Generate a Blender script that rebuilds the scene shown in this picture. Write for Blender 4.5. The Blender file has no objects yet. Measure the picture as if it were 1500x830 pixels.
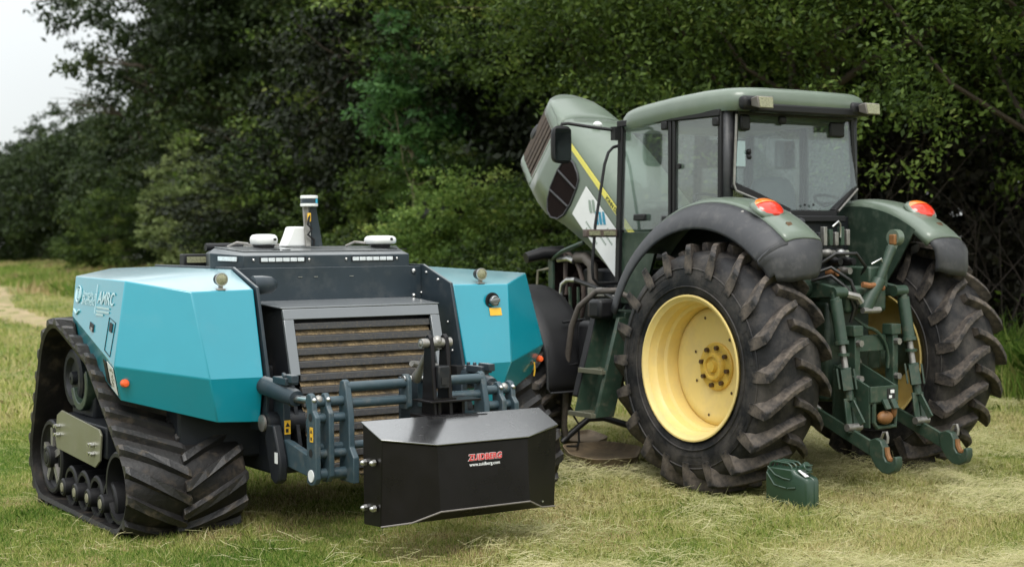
import bpy, bmesh, math, random
import numpy as np
from mathutils import Vector, Matrix
R_ = math.radians
scene = bpy.context.scene
COL = scene.collection
PI = math.pi

# ------------------------------------------------------------------ camera
cam_d = bpy.data.cameras.new('camera'); cam = bpy.data.objects.new('camera', cam_d); COL.objects.link(cam)
cam_d.sensor_width = 36.0; cam_d.lens = 36.0 * 2203 / 1500
cam_d.clip_start = 0.1; cam_d.clip_end = 3000
cam.location = (0, 0, 1.75)
pitch = math.atan((415 - 357.2) / 2203)
roll = -0.00775
cam.matrix_world = (Matrix.Translation((0, 0, 1.75)) @ Matrix.Rotation(R_(90) - pitch, 4, 'X') @ Matrix.Rotation(roll, 4, 'Z'))
cam_d.dof.use_dof = True; cam_d.dof.focus_distance = 9.6; cam_d.dof.aperture_fstop = 2.2
scene.camera = cam
scene.render.resolution_x, scene.render.resolution_y = 1024, 566

# ------------------------------------------------------------------ world, sun, exposure
SUN_EL, SUN_AZ = R_(56), R_(178)          # azimuth from +Y (into the picture), negative = left
w = bpy.data.worlds.new('World'); scene.world = w; w.use_nodes = True
nt = w.node_tree; nt.nodes.clear()
out = nt.nodes.new('ShaderNodeOutputWorld'); bg = nt.nodes.new('ShaderNodeBackground')
sky = nt.nodes.new('ShaderNodeTexSky'); sky.sky_type = 'NISHITA'; sky.sun_disc = False
sky.sun_elevation = SUN_EL; sky.sun_rotation = SUN_AZ
tc = nt.nodes.new('ShaderNodeTexCoord'); sep = nt.nodes.new('ShaderNodeSeparateXYZ')
cl = nt.nodes.new('ShaderNodeMath'); cl.operation = 'MAXIMUM'; cl.inputs[1].default_value = 0
mp = nt.nodes.new('ShaderNodeMapRange'); mp.inputs[3].default_value = 0.0; mp.inputs[4].default_value = 1.0
over = nt.nodes.new('ShaderNodeMix'); over.data_type = 'RGBA'
over.inputs['A'].default_value = (4.6, 4.78, 4.74, 1); over.inputs['B'].default_value = (14.2, 14.6, 14.8, 1)   # overcast: zenith brighter than horizon
cn = nt.nodes.new('ShaderNodeTexNoise'); cn.inputs['Scale'].default_value = 2.2; cn.inputs['Detail'].default_value = 4
cm = nt.nodes.new('ShaderNodeMapRange'); cm.inputs[1].default_value = .3; cm.inputs[2].default_value = .7; cm.inputs[3].default_value = .94; cm.inputs[4].default_value = 1.06
mul = nt.nodes.new('ShaderNodeVectorMath'); mul.operation = 'SCALE'
mix = nt.nodes.new('ShaderNodeMix'); mix.data_type = 'RGBA'; mix.inputs['Factor'].default_value = 0.93
L = nt.links.new
L(tc.outputs['Generated'], sep.inputs[0]); L(sep.outputs[2], cl.inputs[0]); L(cl.outputs[0], mp.inputs[0])
L(mp.outputs[0], over.inputs['Factor']); L(tc.outputs['Generated'], cn.inputs['Vector']); L(cn.outputs[0], cm.inputs[0])
L(over.outputs['Result'], mul.inputs[0]); L(cm.outputs[0], mul.inputs['Scale'])
L(sky.outputs[0], mix.inputs['A']); L(mul.outputs[0], mix.inputs['B']); L(mix.outputs['Result'], bg.inputs[0])
bg.inputs[1].default_value = 0.1; L(bg.outputs[0], out.inputs[0])
sd = bpy.data.lights.new('sun', 'SUN'); sun = bpy.data.objects.new('sun', sd); COL.objects.link(sun)
sd.energy = 1.5; sd.angle = R_(30); sd.color = (1, .965, .91)
sdir = Vector((math.sin(SUN_AZ) * math.cos(SUN_EL), math.cos(SUN_AZ) * math.cos(SUN_EL), math.sin(SUN_EL)))
sun.rotation_euler = sdir.to_track_quat('Z', 'Y').to_euler(); sun.location = (0, 0, 30)
scene.view_settings.view_transform = 'Standard'; scene.view_settings.look = 'None'
scene.view_settings.exposure = 0.75; scene.view_settings.gamma = 1.0
scene.cycles.use_denoising = True
scene.cycles.max_bounces = 8; scene.cycles.transparent_max_bounces = 16; scene.cycles.caustics_reflective = False; scene.cycles.caustics_refractive = False

# ------------------------------------------------------------------ materials
MATS = {}
def mat(name, col, rough=.5, metal=0., var=.12, scale=6., bump=0., bscale=80., coat=0., dust=None, spec=.5, streak=False, sheen=0., painted_gloss=None, cior=1.5):
    m = bpy.data.materials.new(name); m.use_nodes = True; n = m.node_tree.nodes; l = m.node_tree.links.new
    b = n['Principled BSDF']; tc = n.new('ShaderNodeTexCoord')
    vec = tc.outputs['Object']
    if streak:
        mpn = n.new('ShaderNodeMapping'); mpn.inputs['Scale'].default_value = streak; l(vec, mpn.inputs[0]); vec = mpn.outputs[0]
    no = n.new('ShaderNodeTexNoise'); no.inputs['Scale'].default_value = scale; no.inputs['Detail'].default_value = 6; no.inputs['Roughness'].default_value = .6
    l(vec, no.inputs['Vector'])
    mx = n.new('ShaderNodeMix'); mx.data_type = 'RGBA'
    mx.inputs['A'].default_value = (*[c * (1 - var) for c in col], 1); mx.inputs['B'].default_value = (*[min(1, c * (1 + var)) for c in col], 1)
    rg = n.new('ShaderNodeMapRange'); rg.inputs[1].default_value = .3; rg.inputs[2].default_value = .7; l(no.outputs[0], rg.inputs[0]); l(rg.outputs[0], mx.inputs['Factor'])
    src = mx.outputs['Result']
    rr = n.new('ShaderNodeMapRange'); rr.inputs[1].default_value = .25; rr.inputs[2].default_value = .75; rr.inputs[3].default_value = max(0, rough - .07); rr.inputs[4].default_value = min(1, rough + .09)
    l(no.outputs[0], rr.inputs[0]); rsrc = rr.outputs[0]
    if dust:
        dc, lo, hi, ds, amt = dust
        n2 = n.new('ShaderNodeTexNoise'); n2.inputs['Scale'].default_value = ds; n2.inputs['Detail'].default_value = 9; n2.inputs['Roughness'].default_value = .68
        l(tc.outputs['Object'], n2.inputs['Vector'])
        r2 = n.new('ShaderNodeMapRange'); r2.inputs[1].default_value = lo; r2.inputs[2].default_value = hi; r2.inputs[4].default_value = amt; l(n2.outputs[0], r2.inputs[0])
        m2 = n.new('ShaderNodeMix'); m2.data_type = 'RGBA'; l(r2.outputs[0], m2.inputs['Factor']); l(src, m2.inputs['A']); m2.inputs['B'].default_value = (*dc, 1)
        src = m2.outputs['Result']
        m3 = n.new('ShaderNodeMix'); m3.data_type = 'FLOAT'; l(r2.outputs[0], m3.inputs['Factor']); l(rsrc, m3.inputs['A']); m3.inputs['B'].default_value = .9; rsrc = m3.outputs['Result']
    if painted_gloss:                       # sky gloss painted as a pale colour on faces that look up
        sc_, amt_ = painted_gloss; ge = n.new('ShaderNodeNewGeometry'); sp_ = n.new('ShaderNodeSeparateXYZ'); l(ge.outputs['Normal'], sp_.inputs[0])
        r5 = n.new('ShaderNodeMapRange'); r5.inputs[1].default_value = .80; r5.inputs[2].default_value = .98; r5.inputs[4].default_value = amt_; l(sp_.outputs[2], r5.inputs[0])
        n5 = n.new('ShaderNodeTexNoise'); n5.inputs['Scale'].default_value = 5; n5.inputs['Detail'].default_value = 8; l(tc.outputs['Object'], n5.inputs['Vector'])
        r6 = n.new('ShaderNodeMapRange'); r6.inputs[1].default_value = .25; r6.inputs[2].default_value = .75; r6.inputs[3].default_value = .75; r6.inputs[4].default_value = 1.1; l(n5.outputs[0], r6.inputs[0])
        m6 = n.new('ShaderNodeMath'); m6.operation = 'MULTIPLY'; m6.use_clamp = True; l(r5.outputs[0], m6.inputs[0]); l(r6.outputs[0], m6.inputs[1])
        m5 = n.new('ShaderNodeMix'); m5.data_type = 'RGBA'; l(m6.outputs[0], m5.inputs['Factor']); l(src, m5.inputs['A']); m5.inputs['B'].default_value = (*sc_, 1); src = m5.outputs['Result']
    l(src, b.inputs['Base Color']); l(rsrc, b.inputs['Roughness'])
    b.inputs['Metallic'].default_value = metal; b.inputs['Coat Weight'].default_value = coat; b.inputs['Coat Roughness'].default_value = .14; b.inputs['Coat IOR'].default_value = cior
    b.inputs['Specular IOR Level'].default_value = spec
    b.inputs['Sheen Weight'].default_value = sheen; b.inputs['Sheen Roughness'].default_value = .2; b.inputs['Sheen Tint'].default_value = (1, 1, 1, 1)   # film of field dust
    if bump:
        n3 = n.new('ShaderNodeTexNoise'); n3.inputs['Scale'].default_value = bscale; n3.inputs['Detail'].default_value = 5; l(tc.outputs['Object'], n3.inputs['Vector'])
        bp = n.new('ShaderNodeBump'); bp.inputs['Strength'].default_value = bump; bp.inputs['Distance'].default_value = .01; l(n3.outputs[0], bp.inputs['Height']); l(bp.outputs[0], b.inputs['Normal'])
    MATS[name] = m; return m
EARTH = (.19, .135, .085)
M = MATS
mat('teal', (.0015, .25, .332), .34, coat=1., spec=.5, painted_gloss=((.36, .46, .47), .62), var=.04, scale=2.5, dust=((.25, .30, .30), .55, .9, 3.0, .10))
mat('slate', (.021, .032, .041), .42, spec=.4, painted_gloss=((.30, .31, .31), .6), var=.1, scale=4, dust=((.2, .19, .17), .5, .9, 7, .25))
mat('slate_top', (.10, .113, .122), .34, spec=.9, coat=.9, cior=1.7, painted_gloss=((.34, .35, .35), .5), var=.08, scale=3)
mat('dark_slate', (.011, .013, .016), .5, spec=.3, dust=((.2, .17, .13), .55, .85, 8, .2))
mat('box_lid', (.012, .012, .0125), .22, var=.2, scale=5, spec=.7, coat=1., cior=2.2, dust=((.16, .14, .12), .6, .9, 18, .3))
mat('hitch_paint', (.036, .062, .076), .40, var=.12, scale=9, dust=((.23, .2, .16), .52, .8, 14, .35))
mat('box_black', (.007, .006, .0065), .30, var=.2, scale=5, spec=.25, dust=((.16, .14, .12), .64, .9, 18, .25))
mat('black_plastic', (.009, .009, .010), .5, var=.2, spec=.35)
mat('black_rubber', (.017, .015, .014), .55, var=.25, scale=9, bump=.25, bscale=50, dust=((.15, .11, .075), .46, .74, 6, .55))
mat('track_rubber', (.009, .008, .0075), .50, spec=.35, var=.25, scale=7, bump=.3, bscale=40, dust=((.13, .095, .06), .52, .8, 7, .5))
mat('lug_rubber', (.017, .016, .016), .46, spec=.5, var=.3, scale=8, bump=.3, bscale=60, dust=((.17, .125, .075), .52, .78, 9, .6))
mat('tyre_rubber', (.013, .013, .014), .58, var=.25, scale=6, bump=.25, bscale=45, dust=((.14, .122, .106), .44, .72, 4.5, .5), spec=.25)
mat('tyre_lug', (.021, .020, .020), .6, var=.25, scale=8, bump=.3, bscale=50, dust=((.19, .155, .125), .42, .70, 9, .75), spec=.25)
mat('fender_rubber', (.036, .037, .041), .52, var=.14, scale=5, bump=.05, bscale=200, dust=((.2, .19, .18), .5, .85, 12, .35))
mat('green_paint', (.112, .146, .110), .34, var=.08, scale=3, coat=.4, sheen=.2, dust=((.25, .27, .23), .5, .9, 4, .3))
mat('green_dark', (.024, .043, .029), .40, var=.18, scale=6, dust=((.14, .15, .11), .5, .8, 12, .4))
mat('green_link', (.026, .050, .033), .42, var=.18, scale=9, dust=((.16, .13, .09), .52, .78, 16, .5))
mat('yellow_rim', (.76, .585, .215), .42, var=.05, scale=4, dust=((.5, .40, .24), .46, .82, 6, .5))
mat('gold_hub', (.62, .41, .07), .4, var=.18, scale=12, dust=((.3, .2, .08), .48, .75, 18, .6))
mat('bolt_brown', (.10, .06, .03), .55, metal=.4, var=.3)
mat('steel', (.55, .55, .54), .32, metal=1., var=.1, scale=20)
mat('steel_dull', (.30, .29, .27), .45, metal=.8, var=.2, scale=20, dust=((.2, .14, .09), .55, .8, 25, .6))
mat('khaki_plate', (.20, .20, .145), .34, metal=.35, var=.08, scale=5, dust=((.28, .24, .15), .5, .85, 9, .35))
mat('khaki', (.19, .18, .12), .5, var=.2, scale=12)
mat('white_plastic', (.72, .73, .72), .38, var=.04, scale=5)
mat('white_paint', (.70, .71, .70), .5, var=.05)
mat('pale_print', (.42, .60, .64), .5, var=.02)
mat('orange', (.78, .11, .025), .35, var=.08)
mat('yellow_label', (.72, .42, .03), .5, var=.1, scale=40)
mat('yellow_stripe', (.74, .66, .13), .4, var=.06, scale=4)
mat('black_print', (.01, .01, .01), .6)
mat('red_print', (.55, .03, .03), .5, var=.05)
mat('grille_brown', (.075, .055, .048), .6, var=.25, scale=15, dust=((.2, .15, .11), .45, .8, 20, .5))
mat('mesh_dark', (.010, .006, .0055), .9, var=.3, scale=30, spec=.1)
mat('mirror_dark', (.006, .008, .008), .1, spec=.4)
mat('chaff', (.18, .13, .068), .95, var=.55, scale=70, bump=.8, bscale=150, dust=((.035, .03, .025), .45, .62, 9, .8))
mat('slat_grey', (.036, .036, .037), .5, var=.2, scale=14, dust=((.19, .145, .08), .52, .78, 60, .55))
mat('rust', (.22, .09, .03), .8, var=.4, scale=20)
mat('rust_orange', (.19, .085, .025), .6, var=.3, scale=18)
mat('hose_black', (.012, .012, .012), .45, var=.2)
mat('hose_brown', (.085, .072, .06), .6, var=.3, scale=20)
mat('wood_pan', (.20, .145, .085), .75, var=.25, scale=4, streak=(2, 14, 2), dust=((.06, .05, .035), .45, .75, 6, .7))
mat('can_green', (.018, .045, .026), .33, var=.1, coat=.2, scale=9)
mat('seat', (.10, .11, .115), .7, var=.2)
mat('cab_lining', (.21, .22, .21), .8, var=.1)
mat('logo_grey', (.25, .31, .26), .5); mat('logo_blue', (.03, .25, .38), .5)
mat('bark', (.055, .042, .03), .9, var=.4, scale=5, bump=.7, bscale=14, streak=(4, 4, .8))
mat('bark_pale', (.24, .21, .14), .9, var=.3, scale=6, bump=.4, bscale=20)
mat('twig', (.03, .022, .017), .9, var=.4, scale=3)
mat('lamp_red', (.70, .035, .015), .12, var=.1, scale=30, coat=.5)
mat('lamp_orange', (.80, .20, .03), .12, var=.1, scale=30, coat=.5)
mat('lens_clear', (.24, .24, .15), .30, var=.4, scale=90)
mat('strip_lens', (.62, .66, .68), .25, var=.15, scale=40)
mat('lidar_glass', (.006, .02, .03), .08, coat=.5); mat('lidar_blue', (.05, .42, .62), .2)
mat('lamp_body', (.16, .145, .13), .45, var=.15)
mat('dark_soil', (.02, .016, .011), .95, var=.4)
mat('mirror_glass', (.62, .66, .64), .04, metal=1., var=.02)

def glass(name, tint, dusty, gloss_r=.03, film=(.5, .54, .52), f0=.12):
    m = bpy.data.materials.new(name); m.use_nodes = True; n = m.node_tree.nodes; l = m.node_tree.links.new
    n.remove(n['Principled BSDF']); o = n['Material Output']
    tr = n.new('ShaderNodeBsdfTransparent'); tr.inputs[0].default_value = (*tint, 1)
    gl = n.new('ShaderNodeBsdfGlossy'); gl.inputs['Roughness'].default_value = gloss_r
    df = n.new('ShaderNodeBsdfDiffuse'); df.inputs[0].default_value = (*film, 1)
    ge = n.new('ShaderNodeNewGeometry'); dt = n.new('ShaderNodeVectorMath'); dt.operation = 'DOT_PRODUCT'; l(ge.outputs['Normal'], dt.inputs[0]); l(ge.outputs['Incoming'], dt.inputs[1])
    def mth(op, *a):
        q = n.new('ShaderNodeMath'); q.operation = op
        for i_, v_ in enumerate(a):
            if isinstance(v_, (int, float)): q.inputs[i_].default_value = v_
            else: l(v_, q.inputs[i_])
        return q.outputs[0]
    fres = mth('MULTIPLY_ADD', mth('POWER', mth('SUBTRACT', 1.0, mth('ABSOLUTE', dt.outputs['Value'])), 5.0), 1 - f0, f0)
    no = n.new('ShaderNodeTexNoise'); no.inputs['Scale'].default_value = 3; no.inputs['Detail'].default_value = 8; no.inputs['Roughness'].default_value = .7
    tcx = n.new('ShaderNodeTexCoord'); l(tcx.outputs['Object'], no.inputs['Vector'])
    rg = n.new('ShaderNodeMapRange'); rg.inputs[1].default_value = .3; rg.inputs[2].default_value = .75; rg.inputs[3].default_value = dusty * .75; rg.inputs[4].default_value = dusty * 1.25
    l(no.outputs[0], rg.inputs[0])
    a = n.new('ShaderNodeMixShader'); l(rg.outputs[0], a.inputs[0]); l(tr.outputs[0], a.inputs[1]); l(df.outputs[0], a.inputs[2])
    b = n.new('ShaderNodeMixShader'); l(fres, b.inputs[0]); l(a.outputs[0], b.inputs[1]); l(gl.outputs[0], b.inputs[2])
    l(b.outputs[0], o.inputs[0]); MATS[name] = m; return m
glass('cab_glass', (.90, .94, .92), .05, film=(.47, .54, .50))
glass('rear_glass', (.86, .92, .91), .04, .03, (.38, .45, .45), .075)

def leaf_mat(name, stops, trans=.35, rough=.5):
    m = bpy.data.materials.new(name); m.use_nodes = True; n = m.node_tree.nodes; l = m.node_tree.links.new
    b = n['Principled BSDF']; o = n['Material Output']
    at = n.new('ShaderNodeAttribute'); at.attribute_name = 'tint'
    cr = n.new('ShaderNodeValToRGB'); e = cr.color_ramp.elements
    e[0].position = 0; e[0].color = (*stops[0], 1); e[1].position = 1; e[1].color = (*stops[-1], 1)
    for i, s in enumerate(stops[1:-1], 1):
        x = e.new(i / (len(stops) - 1)); x.color = (*s, 1)
    l(at.outputs['Fac'], cr.inputs[0]); l(cr.outputs[0], b.inputs['Base Color']); b.inputs['Roughness'].default_value = rough
    b.inputs['Specular IOR Level'].default_value = .18
    t = n.new('ShaderNodeBsdfTranslucent'); l(cr.outputs[0], t.inputs[0])
    mx = n.new('ShaderNodeMixShader'); mx.inputs[0].default_value = trans; l(b.outputs[0], mx.inputs[1]); l(t.outputs[0], mx.inputs[2]); l(mx.outputs[0], o.inputs[0])
    MATS[name] = m; return m
leaf_mat('leaf_oak', [(.012, .02, .007), (.022, .038, .011), (.038, .06, .016), (.075, .095, .024)], .22)
leaf_mat('leaf_wood', [(.016, .03, .008), (.048, .082, .016), (.11, .165, .032), (.22, .25, .062)], .34)
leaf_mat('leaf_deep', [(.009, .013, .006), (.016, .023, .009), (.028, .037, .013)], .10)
leaf_mat('leaf_olive', [(.06, .115, .026), (.13, .21, .046), (.23, .32, .075), (.38, .42, .12)], .42)
leaf_mat('leaf_willow', [(.12, .16, .06), (.22, .275, .105), (.34, .38, .17)], .42)
leaf_mat('leaf_ash', [(.05, .12, .04), (.11, .23, .07), (.19, .34, .11)], .45)
leaf_mat('hay_blade', [(.17, .21, .065), (.37, .375, .155), (.55, .51, .275), (.68, .62, .40)], .4, .6)
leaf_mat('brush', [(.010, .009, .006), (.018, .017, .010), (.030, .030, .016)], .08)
leaf_mat('grass_blade', [(.075, .165, .022), (.185, .28, .05), (.37, .40, .11), (.54, .50, .22), (.66, .57, .31), (.30, .18, .085)], .45, .6)

# ------------------------------------------------------------------ mesh helper
class MB:
    def __init__(s): s.v = []; s.f = []
    def add(s, vs, fs):
        o = len(s.v); s.v += [tuple(p) for p in vs]; s.f += [tuple(i + o for i in f) for f in fs]; return s
    def hexa(s, p):   # bottom 4 (ccw), top 4
        return s.add(p, [(3, 2, 1, 0), (4, 5, 6, 7), (0, 1, 5, 4), (1, 2, 6, 5), (2, 3, 7, 6), (3, 0, 4, 7)])
    def box(s, x0, x1, y0, y1, z0, z1):
        return s.hexa([(x0, y0, z0), (x1, y0, z0), (x1, y1, z0), (x0, y1, z0), (x0, y0, z1), (x1, y0, z1), (x1, y1, z1), (x0, y1, z1)])
    def prism(s, pts, vec):
        n = len(pts); q = [tuple(np.add(p, vec)) for p in pts]
        return s.add(list(pts) + q, [tuple(range(n))[::-1], tuple(range(n, 2 * n))] + [(i, (i + 1) % n, n + (i + 1) % n, n + i) for i in range(n)])
    def bar(s, p0, p1, w, h, up=(0, 0, 1)):
        p0, p1 = Vector(p0), Vector(p1); d = (p1 - p0).normalized(); a = d.cross(Vector(up)).normalized(); b = a.cross(d)
        c = [a * (i * w / 2) + b * (j * h / 2) for i, j in ((-1, -1), (1, -1), (1, 1), (-1, 1))]
        return s.hexa([p0 + x for x in c] + [p1 + x for x in c])
    def rings(s, rs, cap=True, closed=False):
        n = len(rs[0]); fs = []; m = len(rs)
        for i in range(m if closed else m - 1):
            j = (i + 1) % m
            fs += [(i * n + k, i * n + (k + 1) % n, j * n + (k + 1) % n, j * n + k) for k in range(n)]
        if cap and not closed: fs += [tuple(range(n))[::-1], tuple(range((m - 1) * n, m * n))]
        return s.add([p for r in rs for p in r], fs)
    def sheet(s, rows):   # open grid
        n = len(rows[0]); m = len(rows)
        return s.add([p for r in rows for p in r], [(i * n + k, i * n + k + 1, (i + 1) * n + k + 1, (i + 1) * n + k) for i in range(m - 1) for k in range(n - 1)])
    def tube(s, path, r, n=8):
        P = [Vector(p) for p in path]; rs = []; a = None
        for i, p in enumerate(P):
            d = (P[min(i + 1, len(P) - 1)] - P[max(i - 1, 0)]).normalized()
            if a is None: a = d.orthogonal().normalized()
            else: a = (a - d * a.dot(d)).normalized()
            b = d.cross(a); rr = r[i] if hasattr(r, '__len__') else r
            rs.append([p + (a * math.cos(t) + b * math.sin(t)) * rr for t in [2 * PI * k / n for k in range(n)]])
        return s.rings(rs)
    def cyl(s, p0, p1, r, r1=None, n=16): return s.tube([p0, p1], [r, r if r1 is None else r1], n)
    def lathe(s, prof, c=(0, 0, 0), ax='x', n=32, cap=False):   # prof: (along axis, radius)
        rs = []
        for h, r in prof:
            ring = []
            for k in range(n):
                t = 2 * PI * k / n; u, v = r * math.cos(t), r * math.sin(t)
                ring.append({'x': (c[0] + h, c[1] + u, c[2] + v), 'y': (c[0] + v, c[1] + h, c[2] + u), 'z': (c[0] + u, c[1] + v, c[2] + h)}[ax])
            rs.append(ring)
        return s.rings(rs, cap)
    def ball(s, c, rx, ry=None, rz=None, n=12, m=8, half=None):
        ry = ry or rx; rz = rz or rx
        return s.rings([[(c[0] + rx * math.sin(a) * math.cos(t), c[1] + ry * math.sin(a) * math.sin(t), c[2] + rz * math.cos(a)) for t in [2 * PI * k / n for k in range(n)]] for a in [PI * (.02 + .96 * i / m) for i in range(m + 1)]])
    def xf(s, fn): s.v = [tuple(fn(p)) for p in s.v]; return s
    def build(s, name, m, parent=None, bevel=0, smooth=35, seg=2, recalc=True):
        me = bpy.data.meshes.new(name); me.from_pydata(s.v, [], s.f)
        if recalc:
            bm = bmesh.new(); bm.from_mesh(me); bmesh.ops.recalc_face_normals(bm, faces=bm.faces); bm.to_mesh(me); bm.free()
        if smooth:
            me.shade_smooth(); me.set_sharp_from_angle(angle=R_(smooth))
        me.materials.append(MATS[m])
        o = bpy.data.objects.new(name, me); COL.objects.link(o)
        if parent: o.parent = parent
        if bevel:
            b = o.modifiers.new('Bevel', 'BEVEL'); b.width = bevel; b.segments = seg; b.limit_method = 'ANGLE'; b.angle_limit = R_(32)
        return o
def tag(o, label=None, cat=None, group=None, kind=None):
    for k, v in (('label', label), ('category', cat), ('group', group), ('kind', kind)):
        if v: o[k] = v
    return o
def empty(name, loc, rz=0, parent=None):
    o = bpy.data.objects.new(name, None); COL.objects.link(o); o.location = loc; o.rotation_euler = (0, 0, rz)
    o.empty_display_size = .1
    if parent: o.parent = parent
    return o
def copy_tree(o, parent=None):
    c = o.copy(); COL.objects.link(c); c.parent = parent
    for ch in o.children: copy_tree(ch, c)
    return c
def text(name, s, m, parent, origin, xd, yd, size, shear=0, bold=0):
    cu = bpy.data.curves.new(name, 'FONT'); cu.body = s; cu.size = size; cu.extrude = .0006; cu.shear = shear; cu.offset = bold; cu.resolution_u = 3
    t = bpy.data.objects.new('tmp', cu); COL.objects.link(t)
    me = bpy.data.meshes.new_from_object(t.evaluated_get(bpy.context.evaluated_depsgraph_get()))
    bpy.data.objects.remove(t); bpy.data.curves.remove(cu)
    me.name = name; me.materials.clear(); me.materials.append(MATS[m])
    o = bpy.data.objects.new(name, me); COL.objects.link(o); o.parent = parent
    xd = Vector(xd).normalized(); yd = Vector(yd); yd = (yd - xd * yd.dot(xd)).normalized(); zd = xd.cross(yd)
    o.matrix_local = Matrix(((*[xd.x, yd.x, zd.x], origin[0]), (xd.y, yd.y, zd.y, origin[1]), (xd.z, yd.z, zd.z, origin[2]), (0, 0, 0, 1)))
    return o
def facing(p, q, r, off=.003):   # plane through three points: returns origin, x, y, normal helper
    p, q, r = Vector(p), Vector(q), Vector(r); x = (q - p).normalized(); n = x.cross(r - p).normalized(); return p, x, n.cross(x), n

# ------------------------------------------------------------------ ROBOT  (local: x=u right, y=v away, z)
RC = 1.756
robot = empty('tracked_robot', (-2.312, 9.003, 0), R_(90 - 56.91))
tag(robot, 'turquoise and slate field robot on black rubber crawler tracks, white antennas on its deck', 'robot')
mx = lambda u: 2 * RC - u
def mir(p, side): return p if side == 0 else (mx(p[0]), p[1], p[2])

V = dict(S=(.211, .642, 1.532), Bto=(.55, .367, 1.459), Bti=(.993, .402, 1.464), Bbi=(.985, .239, .900), Bbo=(.612, .229, .906), Abo=(.106, .564, .992),
         bb=(.691, .30, .617), bi=(.984, .30, .601), band=(.171, .64, .765), Ks=(.211, 1.682, 1.55), Km=(.157, 1.60, 1.279), Kl=(.212, 1.69, 1.078),
         Di=(1.0, .78, 1.592), Dk=(1.0, 2.25, 1.60), Kr=(.60, 2.107, 1.595), Kb=(.62, 2.16, 1.15), Dkb=(1.0, 2.3, 1.0), lowb=(.95, 2.1, .75), lowk=(.45, 1.9, .80))
for side in (0, 1):
    P = {k: mir(v, side) for k, v in V.items()}
    m = MB(); names = list(P); idx = {k: i for i, k in enumerate(names)}
    F = ['S Bto Bti Di', 'S Di Dk Kr Ks', 'S Abo Bbo Bto', 'Bto Bbo Bbi Bti', 'Abo band bb Bbo', 'Bbo bb bi Bbi', 'S Ks Km Abo', 'Abo Km Kl band', 'Ks Kr Kb Km', 'Km Kb lowk Kl', 'Kr Dk Dkb Kb', 'Di Bti Bbi bi lowb Dkb Dk', 'Kb Dkb lowb lowk', 'band Kl lowk lowb bi bb']
    m.add([P[k] for k in names], [tuple(idx[k] for k in f.split()) for f in F])
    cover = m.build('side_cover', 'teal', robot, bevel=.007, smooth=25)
    # slate inner side plate
    pl = MB(); u0 = 1.004
    prof = [(.262, .55), (.222, .90), (.385, 1.478), (.78, 1.608), (2.3, 1.615), (2.3, .62), (.9, .5)]
    pl.prism([mir((u0, v, z), side) for v, z in prof], (.022 if side == 0 else -.022, 0, 0))
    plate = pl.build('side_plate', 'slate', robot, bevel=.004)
    b = MB()
    for v, z in ((.72, 1.55), (.80, 1.40), (.55, 1.50), (.42, 1.2), (.36, 1.0)):
        b.ball(mir((u0 + .024, v, z), side), .011, n=8, m=4)
    b.build('bolt', 'steel', plate)
    # work lamp on the shoulder
    lu, lv, lz = mir((.764, .402, 1.535), side)
    lamp = MB().lathe([(.045, .02), (.04, .035), (.01, .041), (-.012, .043), (-.02, .043), (-.02, .038)], (lu, lv, lz), 'y', 20, True).build('work_lamp', 'black_plastic', robot)
    MB().lathe([(-.0215, .037), (-.027, .025), (-.029, .004)], (lu, lv, lz), 'y', 20, True).build('lens', 'lens_clear', lamp)
    MB().lathe([(-.017, .0435), (-.024, .0435), (-.024, .0365)], (lu, lv, lz), 'y', 24).build('bezel', 'steel', lamp)
    MB().box(lu - .028, lu + .028, lv - .018, lv + .018, 1.463, 1.475).box(lu - .012, lu + .012, lv - .012, lv + .012, 1.468, 1.505).build('bracket', 'steel_dull', lamp, bevel=.002)
    # orange side marker on the lower band
    pm = mir((.173 if side == 0 else .132, .575 if side == 0 else .60, .883), side)
    marker = MB().lathe([(.0, .026), (-.026, .027), (-.042, .020), (-.046, .004)], pm, 'y', 16, True)
    mk = marker.build('side_marker', 'orange', robot)

    # ---------------- crawler track: hull of three wheels
    C = [(1.88, .82, .39), (1.25, .845, .17), (.640, .200, .285), (2.20, .235, .315)]    # sprocket, carrier, front idler, rear idler (belt outer radius)
    segs = []
    def tang(a, b):
        (y0, z0, r0), (y1, z1, r1) = a, b
        d = math.atan2(z1 - z0, y1 - y0); dist = math.hypot(y1 - y0, z1 - z0); ph = math.acos((r0 - r1) / dist)
        return d + ph if False else d - ph, d + ph
    # order sprocket -> front -> rear -> sprocket ; outer side on the right of travel (travelling -y on top)
    angs = []
    for i in range(4):
        a, b2 = C[i], C[(i + 1) % 4]
        angs.append(tang(a, b2)[0])
    path = []
    for i in range(4):
        y, z, r = C[i]; a0 = angs[i - 1]; a1 = angs[i]
        while a1 < a0: a1 += 2 * PI
        kn = 12
        for k in range(kn + 1):
            t = a0 + (a1 - a0) * k / kn; path.append((y + r * math.cos(t), z + r * math.sin(t)))
    path.append(path[0])
    pts = np.array(path); sl = np.concatenate([[0], np.cumsum(np.hypot(*np.diff(pts, axis=0).T))]); LEN = sl[-1]
    def at(s_):
        s_ = s_ % LEN; i = min(max(np.searchsorted(sl, s_) - 1, 0), len(pts) - 2)
        f = (s_ - sl[i]) / max(sl[i + 1] - sl[i], 1e-9); return pts[i] * (1 - f) + pts[i + 1] * f
    def nrm(s_):
        d = at(s_ + .02) - at(s_ - .02); d = d / np.hypot(*d); return np.array([d[1], -d[0]])
    def tp(u, s_, h):
        p = at(s_); n_ = nrm(s_); return mir((u, p[0] + n_[0] * h, p[1] + n_[1] * h), side)
    track = empty('track', (.10 if side == 0 else -.10, 0, 0), 0, robot)
    W = .81; ns = 140
    ss = [LEN * k / ns for k in range(ns)]
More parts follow.
